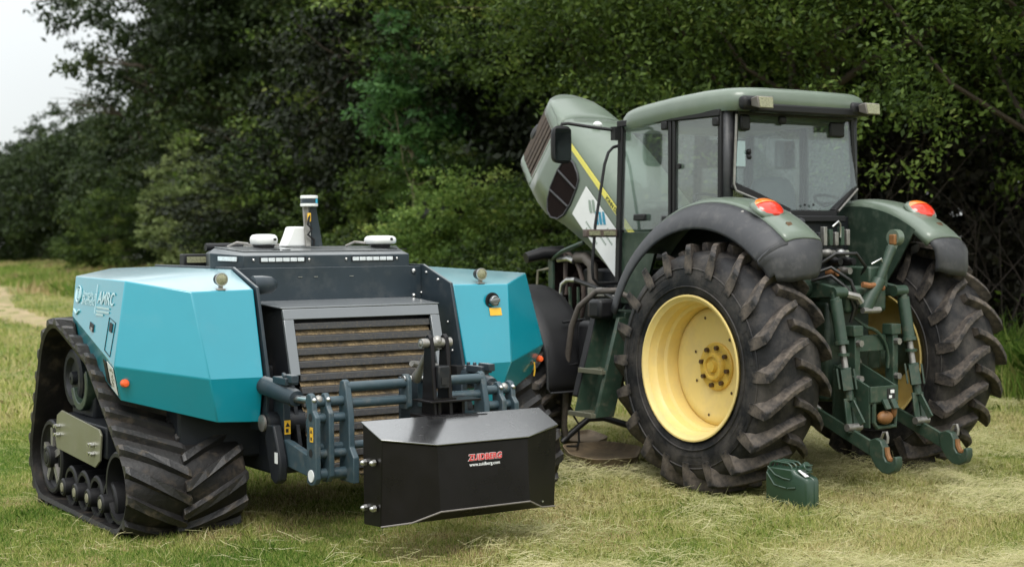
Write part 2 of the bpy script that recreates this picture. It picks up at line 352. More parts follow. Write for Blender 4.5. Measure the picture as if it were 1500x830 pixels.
    MB().rings([[tp(0, s_, 0), tp(.02, s_, .008), tp(W - .02, s_, .008), tp(W, s_, 0), tp(W - .01, s_, -.03), tp(.01, s_, -.03)] for s_ in ss], closed=True).build('belt', 'track_rubber', track, smooth=40)
    NL = 33; pit = LEN / NL; half = .425
    random.seed(5 + side)
    for k in range(NL):
        for h_ in (0, 1):
            s0 = (k + .5 * h_) * pit; secs = []; jit = random.uniform(-.006, .006)
            for q in (0, .06, .35, .68, .95, 1.0):
                u = q * half; u = u if h_ == 0 else W - u
                sc = s0 + .22 * q + jit - .0; hh = .048 if 0 < q < 1 else .042
                w0, w1 = .042, (.026 if 0 < q < 1 else .020)
                secs.append([tp(u, sc - w0, .004), tp(u, sc - w1, hh), tp(u, sc + w1 * .9, hh), tp(u, sc + w0, .004)])
            MB().rings(secs).build('lug', 'lug_rubber', track, smooth=0)
    # inner drive nubs
    nb = MB()
    for k in range(30):
        s_ = LEN * k / 30
        nb.rings([[tp(u, s_ - w_, -.025 - h) for u, h in ((W / 2 - .05, 0), (W / 2 + .05, 0), (W / 2 + .03, .07), (W / 2 - .03, .07))] for w_ in (-.03, .03)])
    nb.build('drive_nub', 'track_rubber', track)
    def wheel(name, y, z, r, u0, depth, hubr, hubm, hubout=.02, dish=.05):
        d = MB().lathe([(u0 + depth, r), (u0 + .012, r), (u0, r - .012), (u0, r - .035), (u0 + dish * .6, r - .045), (u0 + dish, r * .72), (u0 + dish + .005, hubr * 1.5), (u0 + dish * .6, hubr * 1.3), (u0 + dish * .6, .01)], (0, y, z), 'x', 36)
        if side: d.xf(lambda p: (mx(p[0]), p[1], p[2]))
        wo = d.build(name, 'black_plastic', track)
        h = MB().lathe([(u0 + dish, hubr), (u0 - hubout, hubr), (u0 - hubout - .012, hubr * .85), (u0 - hubout - .012, hubr * .62)], (0, y, z), 'x', 20)
        if side: h.xf(lambda p: (mx(p[0]), p[1], p[2]))
        h.build('hub', 'black_plastic', track)
        c = MB().lathe([(u0 - hubout - .006, hubr * .56), (u0 - hubout - .014, hubr * .5), (u0 - hubout - .018, .004)], (0, y, z), 'x', 18, True)
        if side: c.xf(lambda p: (mx(p[0]), p[1], p[2]))
        c.build('hub_cap', hubm, track); return track
    wheel('idler_wheel', .640, .200, .24, .04, .5, .08, 'black_plastic', -.18, .26)
    wr = wheel('idler_wheel', 2.15, .235, .27, .05, .5, .08, 'black_plastic')
    spk = MB()
    for k in range(5):
        t = 2 * PI * k / 5 + .3; spk.bar(mir((.075, 2.15 + .07 * math.cos(t), .235 + .07 * math.sin(t)), side), mir((.075, 2.15 + .21 * math.cos(t), .235 + .21 * math.sin(t)), side), .05, .03, (1, 0, 0))
    spk.build('spoke', 'steel_dull', track)
    for v in (.87, 1.15, 1.43, 1.71):
        wheel('road_roller', v, .075, .145, .06, .45, .062, 'khaki', .05)
    # drive sprocket with toothed ring
    sp = MB().lathe([(.40, .21), (.14, .21), (.125, .19), (.125, .15), (.16, .13), (.16, .05), (.12, .045), (.115, .01)], (0, 1.86, .82), 'x', 40)
    if side: sp.xf(lambda p: (mx(p[0]), p[1], p[2]))
    spo = sp.build('sprocket', 'dark_slate', track)
    # green gearbox bracket, shield plate, inner frame
    g = MB()
    arc = [(1.62 + .19 * math.cos(t), .80 + .19 * math.sin(t)) for t in [PI * .82 + i * PI * 1.1 / 10 for i in range(11)]]
    arc2 = [(1.62 + .135 * math.cos(t), .80 + .135 * math.sin(t)) for t in [PI * .82 + i * PI * 1.1 / 10 for i in range(10, -1, -1)]]
    g.prism([mir((.10, y, z), side) for y, z in arc + arc2], (.16 if side == 0 else -.16, 0, 0))
    g.build('gearbox_ring', 'green_dark', track, bevel=.006)
    spn = [(1.755, .608), (.931, .554), (.887, .518), (.924, .346), (1.019, .293), (1.887, .33), (1.911, .385), (1.872, .565)]
    sh = MB().prism([mir((.018, y, z), side) for y, z in spn], (.014 if side == 0 else -.014, 0, 0)).build('shield_plate', 'khaki_plate', track, bevel=.003)
    bt = MB()
    for y, z in ((1.03, .44), (1.03, .38), (1.80, .49), (1.80, .43)):
        for dy in (0, .055):
            a = mir((.016, y + dy, z), side); c = mir((-.012, y + dy, z), side); bt.cyl(a, c, .014, n=6)
    bt.build('bolt', 'steel', track)
    MB().box(*sorted((mir((.05, 0, 0), side)[0], mir((.55, 0, 0), side)[0])), .87, 1.95, .36, .57).build('track_frame', 'dark_slate', track, bevel=.01)
    MB().box(*sorted((mir((.15, 0, 0), side)[0], mir((.6, 0, 0), side)[0])), 1.45, 1.95, .56, .80).build('drive_casing', 'dark_slate', track, bevel=.02)
    MB().box(*sorted((mir((.5, 0, 0), side)[0], mir((1.2, 0, 0), side)[0])), .5, 1.9, .35, .95).build('axle_beam', 'dark_slate', robot, bevel=.02)

# prints, catches and vents on the left cover's side panel
lc = [o for o in robot.children if o.name.startswith('side_cover')]
left_cover, right_cover = lc[0], lc[1]
p0, xd, yd, nn = facing(V['Ks'], V['S'], tuple(np.add(V['Ks'], (.195, 0, 1))))
S0, K0 = Vector(V['S']), Vector(V['Ks']); Ab = Vector(V['Abo']); Km = Vector(V['Km'])
def sidept(a, b, off=.004):     # a: 0 back .. 1 front, b: 0 bottom .. 1 top on the side panel (bilinear)
    lo = Km.lerp(Ab, a); hi = K0.lerp(S0, a); n = (S0 - K0).cross(lo - hi).normalized(); n = n if n.x < 0 else -n
    return lo.lerp(hi, b) + n * off
sx = (S0 - K0).normalized(); sy = (sidept(.5, 1) - sidept(.5, 0)).normalized()
o_ = sidept(.14, .55); text('university_print', 'University of', 'pale_print', left_cover, sidept(.20, .60, .006), sx, sy, .058)
text('sheffield_print', 'Sheffield', 'pale_print', left_cover, sidept(.19, .43, .006), sx, sy, .085)
text('amrc_print', 'AMRC', 'pale_print', left_cover, sidept(.53, .60, .006), sx, sy, .12, bold=.001)
pr = MB(); a = sidept(.50, .42, .006); pr.bar(a, a + sy * .20, .006, .002, sx)
for q in (.54, .48): a = sidept(.53, q, .006); pr.bar(a, a + sx * .26, .012, .002, (1, 0, 0))
a = sidept(.53, .43, .006); pr.bar(a, a + sx * .15, .012, .002, (1, 0, 0)); pr.build('print_rule', 'pale_print', left_cover)
cr = MB(); a = sidept(.115, .60, .006)
ring = [a + (sx * math.cos(t) + sy * math.sin(t)) * .058 for t in [2 * PI * k / 20 for k in range(20)]]
cr.tube(ring + [ring[0]], .004, 5)
cr.tube([a + sx * x + sy * y for x, y in ((-.04, .035), (.04, .035), (.04, -.02), (0, -.06), (-.04, -.02), (-.04, .035))], .005, 4); cr.tube([a + sx * -.06 + sy * -.11, a + sy * -.14, a + sx * .06 + sy * -.11], .008, 4); cr.tube([a + sx * -.02 + sy * .03, a + sx * -.02 + sy * -.03, a + sx * .02 + sy * -.03, a + sx * .02 + sy * .03], .006, 4); cr.build('crest', 'pale_print', left_cover)
def panel_quad(a, b, da, db, m_, name, off=.005, dep=.006):
    q = MB().prism([sidept(a, b, off), sidept(a + da, b, off), sidept(a + da, b + db, off), sidept(a, b + db, off)], Vector((-dep, 0, 0))); return q.build(name, m_, left_cover, bevel=.001)
panel_quad(.43, .13, .085, .12, 'black_plastic', 'catch', .001)
panel_quad(.475, .13, .03, .06, 'steel_dull', 'catch_lever', .008)
panel_quad(.83, .34, .055, .11, 'black_plastic', 'catch', .001)
ln = MB(); c4 = [sidept(*q, .002) for q in ((.78, .06), (.90, .05), (.93, .48), (.80, .5))]
ln.tube(c4 + [c4[0]], .003, 4); ln.build('panel_gap', 'black_plastic', left_cover)
def bandpt(a, b, off=.004):
    lo = Vector(V['Kl']).lerp(Vector(V['band']), a); hi = Km.lerp(Ab, a); return lo.lerp(hi, b) + Vector((-off, 0, -off * .3))
for a0 in (.02, .76):
    MB().prism([bandpt(a0, .15), bandpt(a0 + .07, .15), bandpt(a0 + .07, .85), bandpt(a0, .85)], (-.006, 0, 0)).build('catch', 'black_plastic', left_cover, bevel=.001)
st = MB().prism([bandpt(.85, .12), bandpt(.98, .12), bandpt(.98, .92), bandpt(.85, .92)], (-.003, 0, 0)).build('label', 'white_paint', left_cover)
d = MB(); random.seed(2)
for i in range(14):
    a0 = .86 + random.random() * .09; b0 = .18 + random.random() * .6
    d.prism([bandpt(a0, b0, .008), bandpt(a0 + .015, b0, .008), bandpt(a0 + .015, b0 + .06, .008), bandpt(a0, b0 + .06, .008)], (-.001, 0, 0))
d.build('label_mark', 'khaki', left_cover)
# filler cap, yellow sticker, tag on the right cover
fb = lambda u, z: .226 + (z - .9) / .562 * .15
def frp(u, z, off): return (u, fb(u, z) - off, z)
rec = MB().lathe([(-.004, .058), (-.012, .058), (-.012, .045), (-.003, .04)], (2.809, fb(0, 1.345), 1.345), 'y', 24, True).build('filler_cap', 'black_plastic', right_cover)
kb = MB(); c = Vector(frp(2.815, 1.345, .03)); kb.bar(c + Vector((-.042, 0, -.004)), c + Vector((.042, 0, .004)), .03, .03, (0, 0, 1)); kb.cyl(c + Vector((0, .02, 0)), c + Vector((0, -.012, 0)), .036, n=18); kb.build('cap_grip', 'slate_top', right_cover, bevel=.008)
MB().prism([frp(2.775, 1.238, .003), frp(2.875, 1.238, .003), frp(2.875, 1.292, .003), frp(2.775, 1.292, .003)], (0, -.002, 0)).build('warning_label', 'yellow_label', right_cover)
MB().tube([mir((.215, .60, .87), 1), mir((.20, .55, .86), 1), mir((.20, .545, .80), 1), mir((.205, .55, .76), 1)], .007, 6).build('tag_cord', 'yellow_label', right_cover)
MB().tube([mir((.22, .58, .88), 1), mir((.24, .53, .88), 1), mir((.26, .50, .86), 1)], .016, 8).build('valve', 'steel_dull', right_cover)

# back panel, radiator housing with slats
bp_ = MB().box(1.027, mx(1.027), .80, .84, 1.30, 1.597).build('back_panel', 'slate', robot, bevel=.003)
b = MB()
for u in (1.5, 1.62, 1.9): b.box(u, u + .03, .795, .8, 1.53, 1.533)
for v, z in ((.0, 1.56), (0., 1.38)): b.ball((2.42, .795, z), .018, n=10, m=6)
b.build('bolt', 'steel', bp_)
fr = lambda z: .327 - (1.338 - z) / .432 * .121        # front plane of the radiator frame
def rp(u, z, off=0): return (u, fr(z) - off, z)
U0, U1 = 1.163, mx(1.163)
hs = MB()
hs.prism([(U0 + .004, fr(1.33) + .03, 1.330), (U0 + .004, .795, 1.358), (U0 + .004, .795, .30), (U0 + .004, fr(.45) + .03, .45)], (.03, 0, 0))
hs.prism([(U1 - .034, fr(1.33) + .03, 1.330), (U1 - .034, .795, 1.358), (U1 - .034, .795, .30), (U1 - .034, fr(.45) + .03, .45)], (.03, 0, 0))
hs.box(U0 + .04, U1 - .04, .42, .79, .32, 1.30)
hs.build('radiator_housing', 'dark_slate', robot, bevel=.004)
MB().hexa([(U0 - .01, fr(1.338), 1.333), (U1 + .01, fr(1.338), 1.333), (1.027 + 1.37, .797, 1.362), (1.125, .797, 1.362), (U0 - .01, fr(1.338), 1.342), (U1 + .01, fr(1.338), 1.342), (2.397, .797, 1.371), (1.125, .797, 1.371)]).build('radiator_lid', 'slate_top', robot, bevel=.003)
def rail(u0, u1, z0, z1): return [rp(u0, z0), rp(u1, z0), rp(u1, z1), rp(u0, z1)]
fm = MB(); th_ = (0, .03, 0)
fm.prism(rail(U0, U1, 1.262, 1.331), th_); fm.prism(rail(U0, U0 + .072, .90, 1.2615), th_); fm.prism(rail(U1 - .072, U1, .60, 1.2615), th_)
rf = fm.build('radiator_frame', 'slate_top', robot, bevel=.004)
NS = 12
for i in range(NS):
    z = 1.235 - i * .083
    s_ = MB()
    s_.hexa([(U0 + .075, fr(z) + .012, z - .044), (U1 - .075, fr(z) + .012, z - .044), (U1 - .075, fr(z) + .05, z - .044), (U0 + .075, fr(z) + .05, z - .044), (U0 + .075, fr(z) + .020, z), (U1 - .075, fr(z) + .020, z), (U1 - .075, fr(z) + .06, z + .004), (U0 + .075, fr(z) + .06, z + .004)])
    s_.build('slat', 'slat_grey', rf, bevel=.004)
    l_ = MB(); random.seed(i)
    nseg = 30; rows = []
    for k in range(nseg + 1):
        u = U0 + .076 + (U1 - U0 - .152) * k / nseg; j = random.uniform(-.006, .006)
        rows.append([(u, fr(z) + .042 + j, z - .083 + .040), (u, fr(z) + .032 + random.uniform(-.006, .006), z - .083 + .024), (u, fr(z) + .016 + j, z - .083 + .004)])
    l_.sheet(rows).build('chaff_layer', 'chaff', rf, smooth=60)

# deck with antennas, lidar mast and light strips
deck = MB()
b4 = [(1.108, .832), (mx(1.108), .832), (mx(.985), 1.13), (mx(1.2), 1.75), (1.2, 1.75), (.985, 1.13)]
t4 = [(1.14, .90), (mx(1.14), .90), (mx(1.035), 1.16), (mx(1.24), 1.70), (1.24, 1.70), (1.035, 1.16)]
deck.rings([[(u, v, 1.595) for u, v in b4], [(u, v, 1.682 if v < 1 else 1.70) for u, v in b4], [(u, v, 1.705 if v < 1 else 1.735) for u, v in t4]])
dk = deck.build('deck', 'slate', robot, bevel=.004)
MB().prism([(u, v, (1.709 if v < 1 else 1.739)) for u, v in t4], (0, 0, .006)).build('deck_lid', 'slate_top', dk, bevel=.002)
def strip(u0, u1, n):
    s_ = MB().box(u0 - .01, u1 + .01, .829, .835, 1.634, 1.672).build('light_strip', 'dark_slate', robot)
    for k in range(n):
        a = u0 + (u1 - u0) * k / n; c = u0 + (u1 - u0) * (k + 1) / n - .006
        MB().box(a, c, .822, .8285, 1.640, 1.666).build('strip_lens', 'strip_lens', s_, bevel=.002)
strip(1.235, 1.565, 6); strip(1.94, 2.27, 6)
sv = MB()
for u in (1.18, 1.60, 1.89, 2.30): sv.ball((u, .83, 1.652), .011, n=8, m=5)
sv.build('screw', 'steel', dk)
s_ = MB(); a, c = Vector((1.085, .88, 1.66)), Vector((1.02, 1.05, 1.665)); s_.bar(a + Vector((-.008, 0, 0)), c + Vector((-.008, 0, 0)), .008, .03); s_.build('light_strip', 'strip_lens', dk)
for u, wd, hh in ((1.385, .10, .075), (2.32, .12, .062)):
    d_ = MB(); rs = []
    for z, sc in ((0, .86), (.012, .98), (.035, 1.0), (.055, .95), (.068, .82), (.073, .5)):
        zz = z * hh / .073
        rs.append([(u + wd * .88 * sc * (abs(math.cos(t)) ** .55) * (1 if math.cos(t) > 0 else -1), 1.12 + wd * .88 * sc * (abs(math.sin(t)) ** .55) * (1 if math.sin(t) > 0 else -1), 1.758 + zz) for t in [2 * PI * k / 28 for k in range(28)]])
    dome = d_.rings(rs).build('antenna', 'white_plastic', robot, smooth=50)
    MB().lathe([(0, .07), (.03, .08)], (u, 1.12, 1.728), 'z', 16, True).build('antenna_foot', 'black_plastic', dome)
    MB().tube([(u - .1, 1.16, 1.765), (u - .17, 1.2, 1.775), (u - .22, 1.25, 1.745)], .009, 6).build('cable', 'steel_dull', dome)
    MB().box(u + .03, u + .05, 1.012, 1.018, 1.785, 1.803).build('antenna_mark', 'black_plastic', dome)
    bx = MB()
    for q in (.02, .10): bx.box(u - .03 + q, u + .02 + q, .93, .985, 1.716, 1.724)
    bx.build('deck_slot', 'black_plastic', dk)
lb = MB(); pr_ = [(1.575, 1.744), (1.61, 1.82), (1.635, 1.888), (1.76, 1.886), (1.80, 1.80), (1.835, 1.744)]
lb.prism([(u, 1.16, z) for u, z in pr_], (0, .14, 0)); cvr = lb.build('sensor_cover', 'white_plastic', robot, bevel=.012, seg=3)
mast = MB(); mast.bar((1.735, 1.13, 1.744), (1.735, 1.17, 2.03), .04, .02, (0, 1, 0)); mast.build('mast_plate', 'steel_dull', robot, bevel=.002)
mast2 = MB().prism([(1.775, 1.15, 1.744), (1.865, 1.15, 1.744), (1.815, 1.15, 2.03), (1.765, 1.15, 2.03)], (0, .05, 0)).build('lidar_mast', 'slate', robot, bevel=.006)
MB().tube([(1.745, 1.115, 1.98), (1.72, 1.10, 1.90), (1.755, 1.10, 1.87), (1.72, 1.10, 1.83), (1.77, 1.10, 1.79), (1.77, 1.11, 1.748)], .009, 7).build('cable', 'black_plastic', mast2)
MB().box(1.728, 1.752, 1.105, 1.13, 1.92, 1.985).build('cable_wrap', 'yellow_label', mast2, bevel=.006)
ld = MB().lathe([(0, .058), (.004, .064), (.022, .064)], (1.757, 1.15, 2.032), 'z', 28, True).build('lidar', 'white_plastic', robot)
MB().lathe([(.0222, .0615), (.058, .0615)], (1.757, 1.15, 2.032), 'z', 28, True).build('lidar_window', 'lidar_glass', ld)
MB().lathe([(.0582, .064), (.076, .064), (.08, .058)], (1.757, 1.15, 2.032), 'z', 28, True).build('lidar_cap', 'white_plastic', ld)
MB().prism([(1.757 + .0635 * math.cos(t), 1.15 + .0635 * math.sin(t), 2.056) for t in [-1.15 + i * .1 for i in range(6)]] + [(1.757 + .058 * math.cos(t), 1.15 + .058 * math.sin(t), 2.056) for t in [-.65 - i * .1 for i in range(6)]], (0, 0, .032)).build('lidar_badge', 'lidar_blue', ld)
bk = MB().box(1.05, 1.24, 1.80, 1.90, 1.60, 1.695).build('rear_lamp_box', 'black_plastic', robot, bevel=.01)
MB().box(1.07, 1.22, 1.79, 1.798, 1.63, 1.675).build('lens', 'lens_clear', bk)
MB().cyl((1.12, 1.55, 1.745), (1.40, 1.55, 1.745), .028, n=14).build('rear_roll', 'black_plastic', robot)
MB().box(1.45, 1.9, 1.6, 1.64, 1.742, 1.765).build('rear_bar', 'steel_dull', robot, bevel=.004)
MB().tube([(1.03, .50, 1.49), (1.10, .50, 1.49), (1.16, .50, 1.49), (1.19, .50, 1.488), (1.205, .50, 1.486)], [.062, .062, .055, .035, .01], 18).build('exhaust_pipe', 'slate', robot, smooth=70)

# ---- front hitch
hitch = robot
def vz(u, t, pts, name='hitch_plate', m_='hitch_paint', bev=.007):
    return MB().prism([(u, v, z) for v, z in pts], (t, 0, 0)).build(name, m_, hitch, bevel=bev)
pp = [(-.34, .285), (-.345, .60), (-.33, .66), (-.355, .70), (-.35, .74), (-.33, .775), (-.34, .828), (-.375, .842), (-.41, .83), (-.43, .79), (-.435, .735), (-.475, .70), (-.475, .32), (-.45, .285), (-.40, .27)]
pq = [(-.34, .30), (-.34, .81), (-.37, .838), (-.40, .838), (-.425, .81), (-.43, .76), (-.47, .72), (-.47, .33), (-.43, .29), (-.37, .285)]
p3 = [(-.335, .28), (-.335, .84), (-.35, .90), (-.38, .915), (-.41, .905), (-.43, .86), (-.47, .70), (-.475, .50), (-.53, .44), (-.53, .28)]
for side in (0, 1):
    m_ = lambda u, t: (u, t) if side == 0 else (mx(u), -t)
    pl1 = vz(*m_(1.010, .036), pp); vz(*m_(1.105, .036), pq); vz(*m_(1.238, .042), p3)
    x = lambda u: mir((u, 0, 0), side)[0]
    for (v, z, r, ua, ub) in ((-.385, .785, .030, 1.02, 1.26), (-.40, .685, .030, 1.02, 1.26), (-.41, .465, .028, 1.02, 1.25), (-.41, .34, .036, 1.02, 1.26), (-.37, .50, .026, 1.03, 1.75)):
        MB().cyl((x(ua), v, z), (x(ub), v, z), r, n=18).build('hitch_tube', 'hitch_paint', hitch)
    MB().lathe([(0, .038), (-.006, .038), (-.007, .004)], (1.010 if side == 0 else mx(1.010) + .007, -.41, .335), 'x', 20, True).build('pivot_disc', 'white_paint', pl1)
    for q, uu in enumerate((1.010, 1.105)):
        MB().ball(mir((uu + .018, -.425, .80), side), .017, n=10, m=6).build('pin', 'steel', pl1)
    hl = MB()
    for z in (.695, .475): hl.lathe([(-.0015, .026), (-.002, .004)], (1.010 if side == 0 else mx(1.010) + .0035, -.405, z), 'x', 16, True)
    hl.build('pin_hole', 'black_print', pl1)
    if side == 0:
        lb_ = MB().box(1.0065, 1.0095, -.44, -.40, .545, .635).build('warning_label', 'yellow_label', pl1)
        MB().prism([(1.0062, -.435, .60), (1.0062, -.405, .60), (1.0062, -.42, .625)], (-.0008, 0, 0)).box(1.0054, 1.0062, -.43, -.41, .555, .575).build('warning_mark', 'black_print', pl1)
    # lower arm back to the chassis, its knuckle and the lift cylinder
    arm = MB().prism([mir((1.05, v, z), side) for v, z in ((-.36, .30), (-.36, .43), (.02, .50), (.10, .505), (.16, .44), (.12, .35), (.02, .335))], (.05 if side == 0 else -.05, 0, 0)).build('lower_arm', 'hitch_paint', hitch, bevel=.008)
    kn = MB().prism([mir((.985, v, z), side) for v, z in ((.02, .42), (.0, .36), (.02, .25), (.08, .22), (.15, .25), (.20, .40), (.24, .52), (.2, .60), (.1, .60))], (.06 if side == 0 else -.06, 0, 0)).build('arm_knuckle', 'dark_slate', hitch, bevel=.012)
    if side == 0: MB().box(.980, .984, .03, .07, .36, .43).build('label', 'white_paint', kn)
    MB().cyl(mir((.99, .22, .60), side), mir((1.25, .22, .60), side), .075, n=20).build('cross_shaft', 'dark_slate', hitch)
    MB().lathe([(0, .055), (-.015, .055), (-.02, .03)], mir((.985, .25, .60), side), 'x', 20, True).build('shaft_cap', 'steel_dull', hitch)
    cy = MB().tube([mir((1.0, .26, .845), side), mir((1.03, -.13, .795), side), mir((1.03, -.165, .79), side)], [.062, .058, .05], 20).build('lift_cylinder', 'slate', hitch)
    MB().cyl(mir((1.03, -.16, .79), side), mir((1.04, -.38, .795), side), .024, n=14).build('cylinder_rod', 'steel', cy)
    MB().ball(mir((1.075, -.385, .795), side), .032, n=12, m=8).build('rod_eye', 'steel_dull', cy)
    v_ = MB().box(*sorted((x(.985), x(1.075))), -.10, .10, .868, .915).box(*sorted((x(1.0), x(1.05))), -.16, -.02, .885, .935)
    for k in range(4): v_.cyl(mir((1.0 + .02 * k, -.06 + .05 * k, .91), side), mir((1.0 + .02 * k, -.06 + .05 * k, .935), side), .014, n=8)
    v_.build('hydraulic_valve', 'slate', cy, bevel=.005)
    MB().box(*sorted((x(1.06), x(1.11))), .10, .26, .40, .80).build('arm_bracket', 'slate', hitch, bevel=.006)
wl = MB().box(1.064, 1.106, .094, .0985, .535, .625).build('warning_label', 'yellow_label', hitch)
MB().prism([(1.07, .093, .585), (1.10, .093, .585), (1.085, .093, .613)], (0, -.001, 0)).box(1.072, 1.09, .092, .0935, .548, .572).build('warning_mark', 'black_print', wl)
for (z, r) in ((.868, .032), (.765, .030)):
    for ua, ub in ((1.26, 1.68), (1.85, mx(1.26))):
        MB().cyl((ua, -.395, z), (ub, -.395, z), r, n=18).build('hitch_tube', 'hitch_paint', hitch)
pc = [(-.34, .70), (-.34, .90), (-.37, .925), (-.42, .925), (-.445, .89), (-.45, .72), (-.42, .70)]
for u in (1.675, 1.80):
    vz(u, .03, pc, 'link_bracket')
    MB().cyl((u - .012, -.40, .893), (u + .042, -.40, .893), .024, n=14).build('pin', 'steel', hitch)
tl = MB().tube([(1.755, -.40, .89), (1.755, -.46, .955), (1.755, -.52, 1.03), (1.755, -.60, 1.09), (1.755, -.70, 1.13)], [.038, .024, .02, .024, .036], 12)
tl.build('top_link', 'steel_dull', hitch)
MB().prism([(1.70, -.3, .42), (1.86, -.3, .42), (1.86, -.3, .9), (1.70, -.3, .9)], (0, .03, 0)).build('centre_plate', 'slate', hitch, bevel=.004)
MB().tube([(1.95, .0, .955), (2.06, .05, .935), (2.25, .1, .91)], [.02, .026, .016], 8).build('valve', 'steel_dull', hitch)
random.seed(8)
for k in range(8):
    u, z = 2.46 + .05 * (k % 4), .80 + .05 * (k // 4); MB().box(u, u + .03, .16 - random.random() * .03, .2, z, z + .03).build('valve_block', 'steel_dull' if k % 3 == 0 else 'black_plastic', hitch, bevel=.003)
MB().box(2.42, 2.68, .19, .34, .74, .90).build('valve_bay', 'black_print', hitch)
MB().box(1.06, mx(1.06), .28, 2.2, .25, .60).build('chassis', 'dark_slate', robot, bevel=.02)

# ------------------------------------------------------------------ BALLAST BOX (same local frame as the robot)
box = empty('ballast_box', (-2.312, 9.003, 0), R_(90 - 56.91))
tag(box, 'black steel ballast box hanging on the hitch in front of the turquoise robot', 'ballast weight')
b1 = MB()
def sm(p): return (mx(p[0]), p[1], p[2])
Lp = [(1.126, -.874, .690), (1.139, -1.091, .606), (1.439, -1.212, .568)]
top = Lp + [sm(p) for p in Lp[::-1]]
Lb = [(1.126, -.876, .097), (1.139, -1.062, .104), (1.297, -1.148, .125), (1.443, -1.238, .188)]
v = top + Lb + [sm(p) for p in Lb[::-1]]
# top 0..5, lower ring 6..13
lowc = [(1.297, -1.05, .098), (mx(1.297), -1.05, .098)]
v += lowc
f = [(0, 1, 7, 6), (1, 2, 9, 8, 7), (2, 3, 10, 9), (3, 4, 12, 11, 10), (4, 5, 13, 12), (5, 0, 6, 13), (8, 9, 10, 11), (6, 7, 8, 11, 12, 13)]
b1.add(v[:14], f); body = b1.build('weight_body', 'box_black', box, bevel=.006, smooth=20, recalc=True)
lid = MB()
tl_ = [(1.118, -.866, .697), (1.130, -1.098, .612), (1.436, -1.222, .574)]; tl_ = tl_ + [sm(p) for p in tl_[::-1]]
lid.prism(tl_, (0, 0, .010)); lid.build('lid', 'box_lid', box, bevel=.003)
bb_ = MB()
for vv, z in ((-.905, .468), (-1.015, .478), (-.905, .19), (-1.015, .20)):
    pass
for vv, z in ((-.905, .468), (-1.02, .478), (-.905, .20), (-1.02, .21)):
    bn = MB().cyl((1.128, vv, z), (1.108, vv, z), .021, n=6); bn.ball((1.104, vv, z), .014, n=8, m=5); bn.build('bolt', 'steel', box)
MB().cyl((mx(1.30), -1.163, .165), (mx(1.30), -1.170, .165), .006, n=8).build('bolt', 'steel', box)
# mast
for u in (1.665, 1.775):
    pm_ = MB().prism([(u, vv, z) for vv, z in ((-.80, .585), (-.755, 1.12), (-.74, 1.175), (-.715, 1.195), (-.685, 1.18), (-.67, 1.12), (-.62, .62))], (.028, 0, 0)).build('mast_plate', 'box_black', box, bevel=.005)
MB().box(1.66, 1.82, -.80, -.79, .78, .80).build('mast_rib', 'box_black', box)
mb = MB().box(1.695, 1.775, -.80, -.72, .86, 1.0); mb.build('mast_block', 'dark_slate', box, bevel=.008)
MB().box(1.712, 1.75, -.806, -.801, .885, .93).build('block_slot', 'black_print', box)
MB().cyl((1.615, -.715, 1.14), (1.83, -.715, 1.14), .030, n=16).build('top_pin', 'steel_dull', box)
MB().ball((1.632, -.715, 1.14), .026, n=12, m=8).ball((1.735, -.715, 1.15), .034, n=12, m=8).build('pin_head', 'steel_dull', box)
MB().box(1.62, 1.985, -.83, -.60, .775, .789).build('mast_shelf', 'box_black', box, bevel=.003)
MB().box(1.60, 1.985, -.90, -.60, .676, .700).build('mast_foot', 'box_black', box, bevel=.003)
for u in (1.69, 1.86): MB().box(u, u + .02, -.80, -.66, .70, .775).build('mast_web', 'box_black', box)
edge_ = [(1.139, -1.066, .106), (1.297, -1.154, .127), (1.443, -1.243, .190)]; edge_ = edge_ + [sm(p) for p in edge_[::-1]]
MB().tube(edge_, .0055, 6).build('plate_edge', 'lamp_body', box)
t0 = Vector((1.648, -1.2165, .455)); yv = Vector((0, .026, .38)).normalized(); t0 = Vector((1.630, 0, 0))
def fpl(z): return -1.238 + (z - .188) / (.568 - .188) * .026
text('maker_name', 'ZUIDBERG', 'red_print', box, (1.648, fpl(.470) - .003, .470), (1, 0, 0), yv, .049, shear=.12, bold=.0014)
text('maker_name_edge', 'ZUIDBERG', 'white_paint', box, (1.648, fpl(.470) - .0012, .470), (1, 0, 0), yv, .049, shear=.12, bold=.0032)
text('web_address', 'www.zuidberg.com', 'white_paint', box, (1.652, fpl(.436) - .003, .436), (1, 0, 0), yv, .0275, bold=.0004)
# ------------------------------------------------------------------ TRACTOR (local: x right, y forward = away from the camera, z up)
TR_LOC, TR_ROT = (2.315, 11.695, 0), R_(90 - 56.15)
tractor = empty('tractor', TR_LOC, TR_ROT)
tag(tractor, 'green farm tractor with its bonnet tipped up and pale yellow wheel rims', 'tractor')

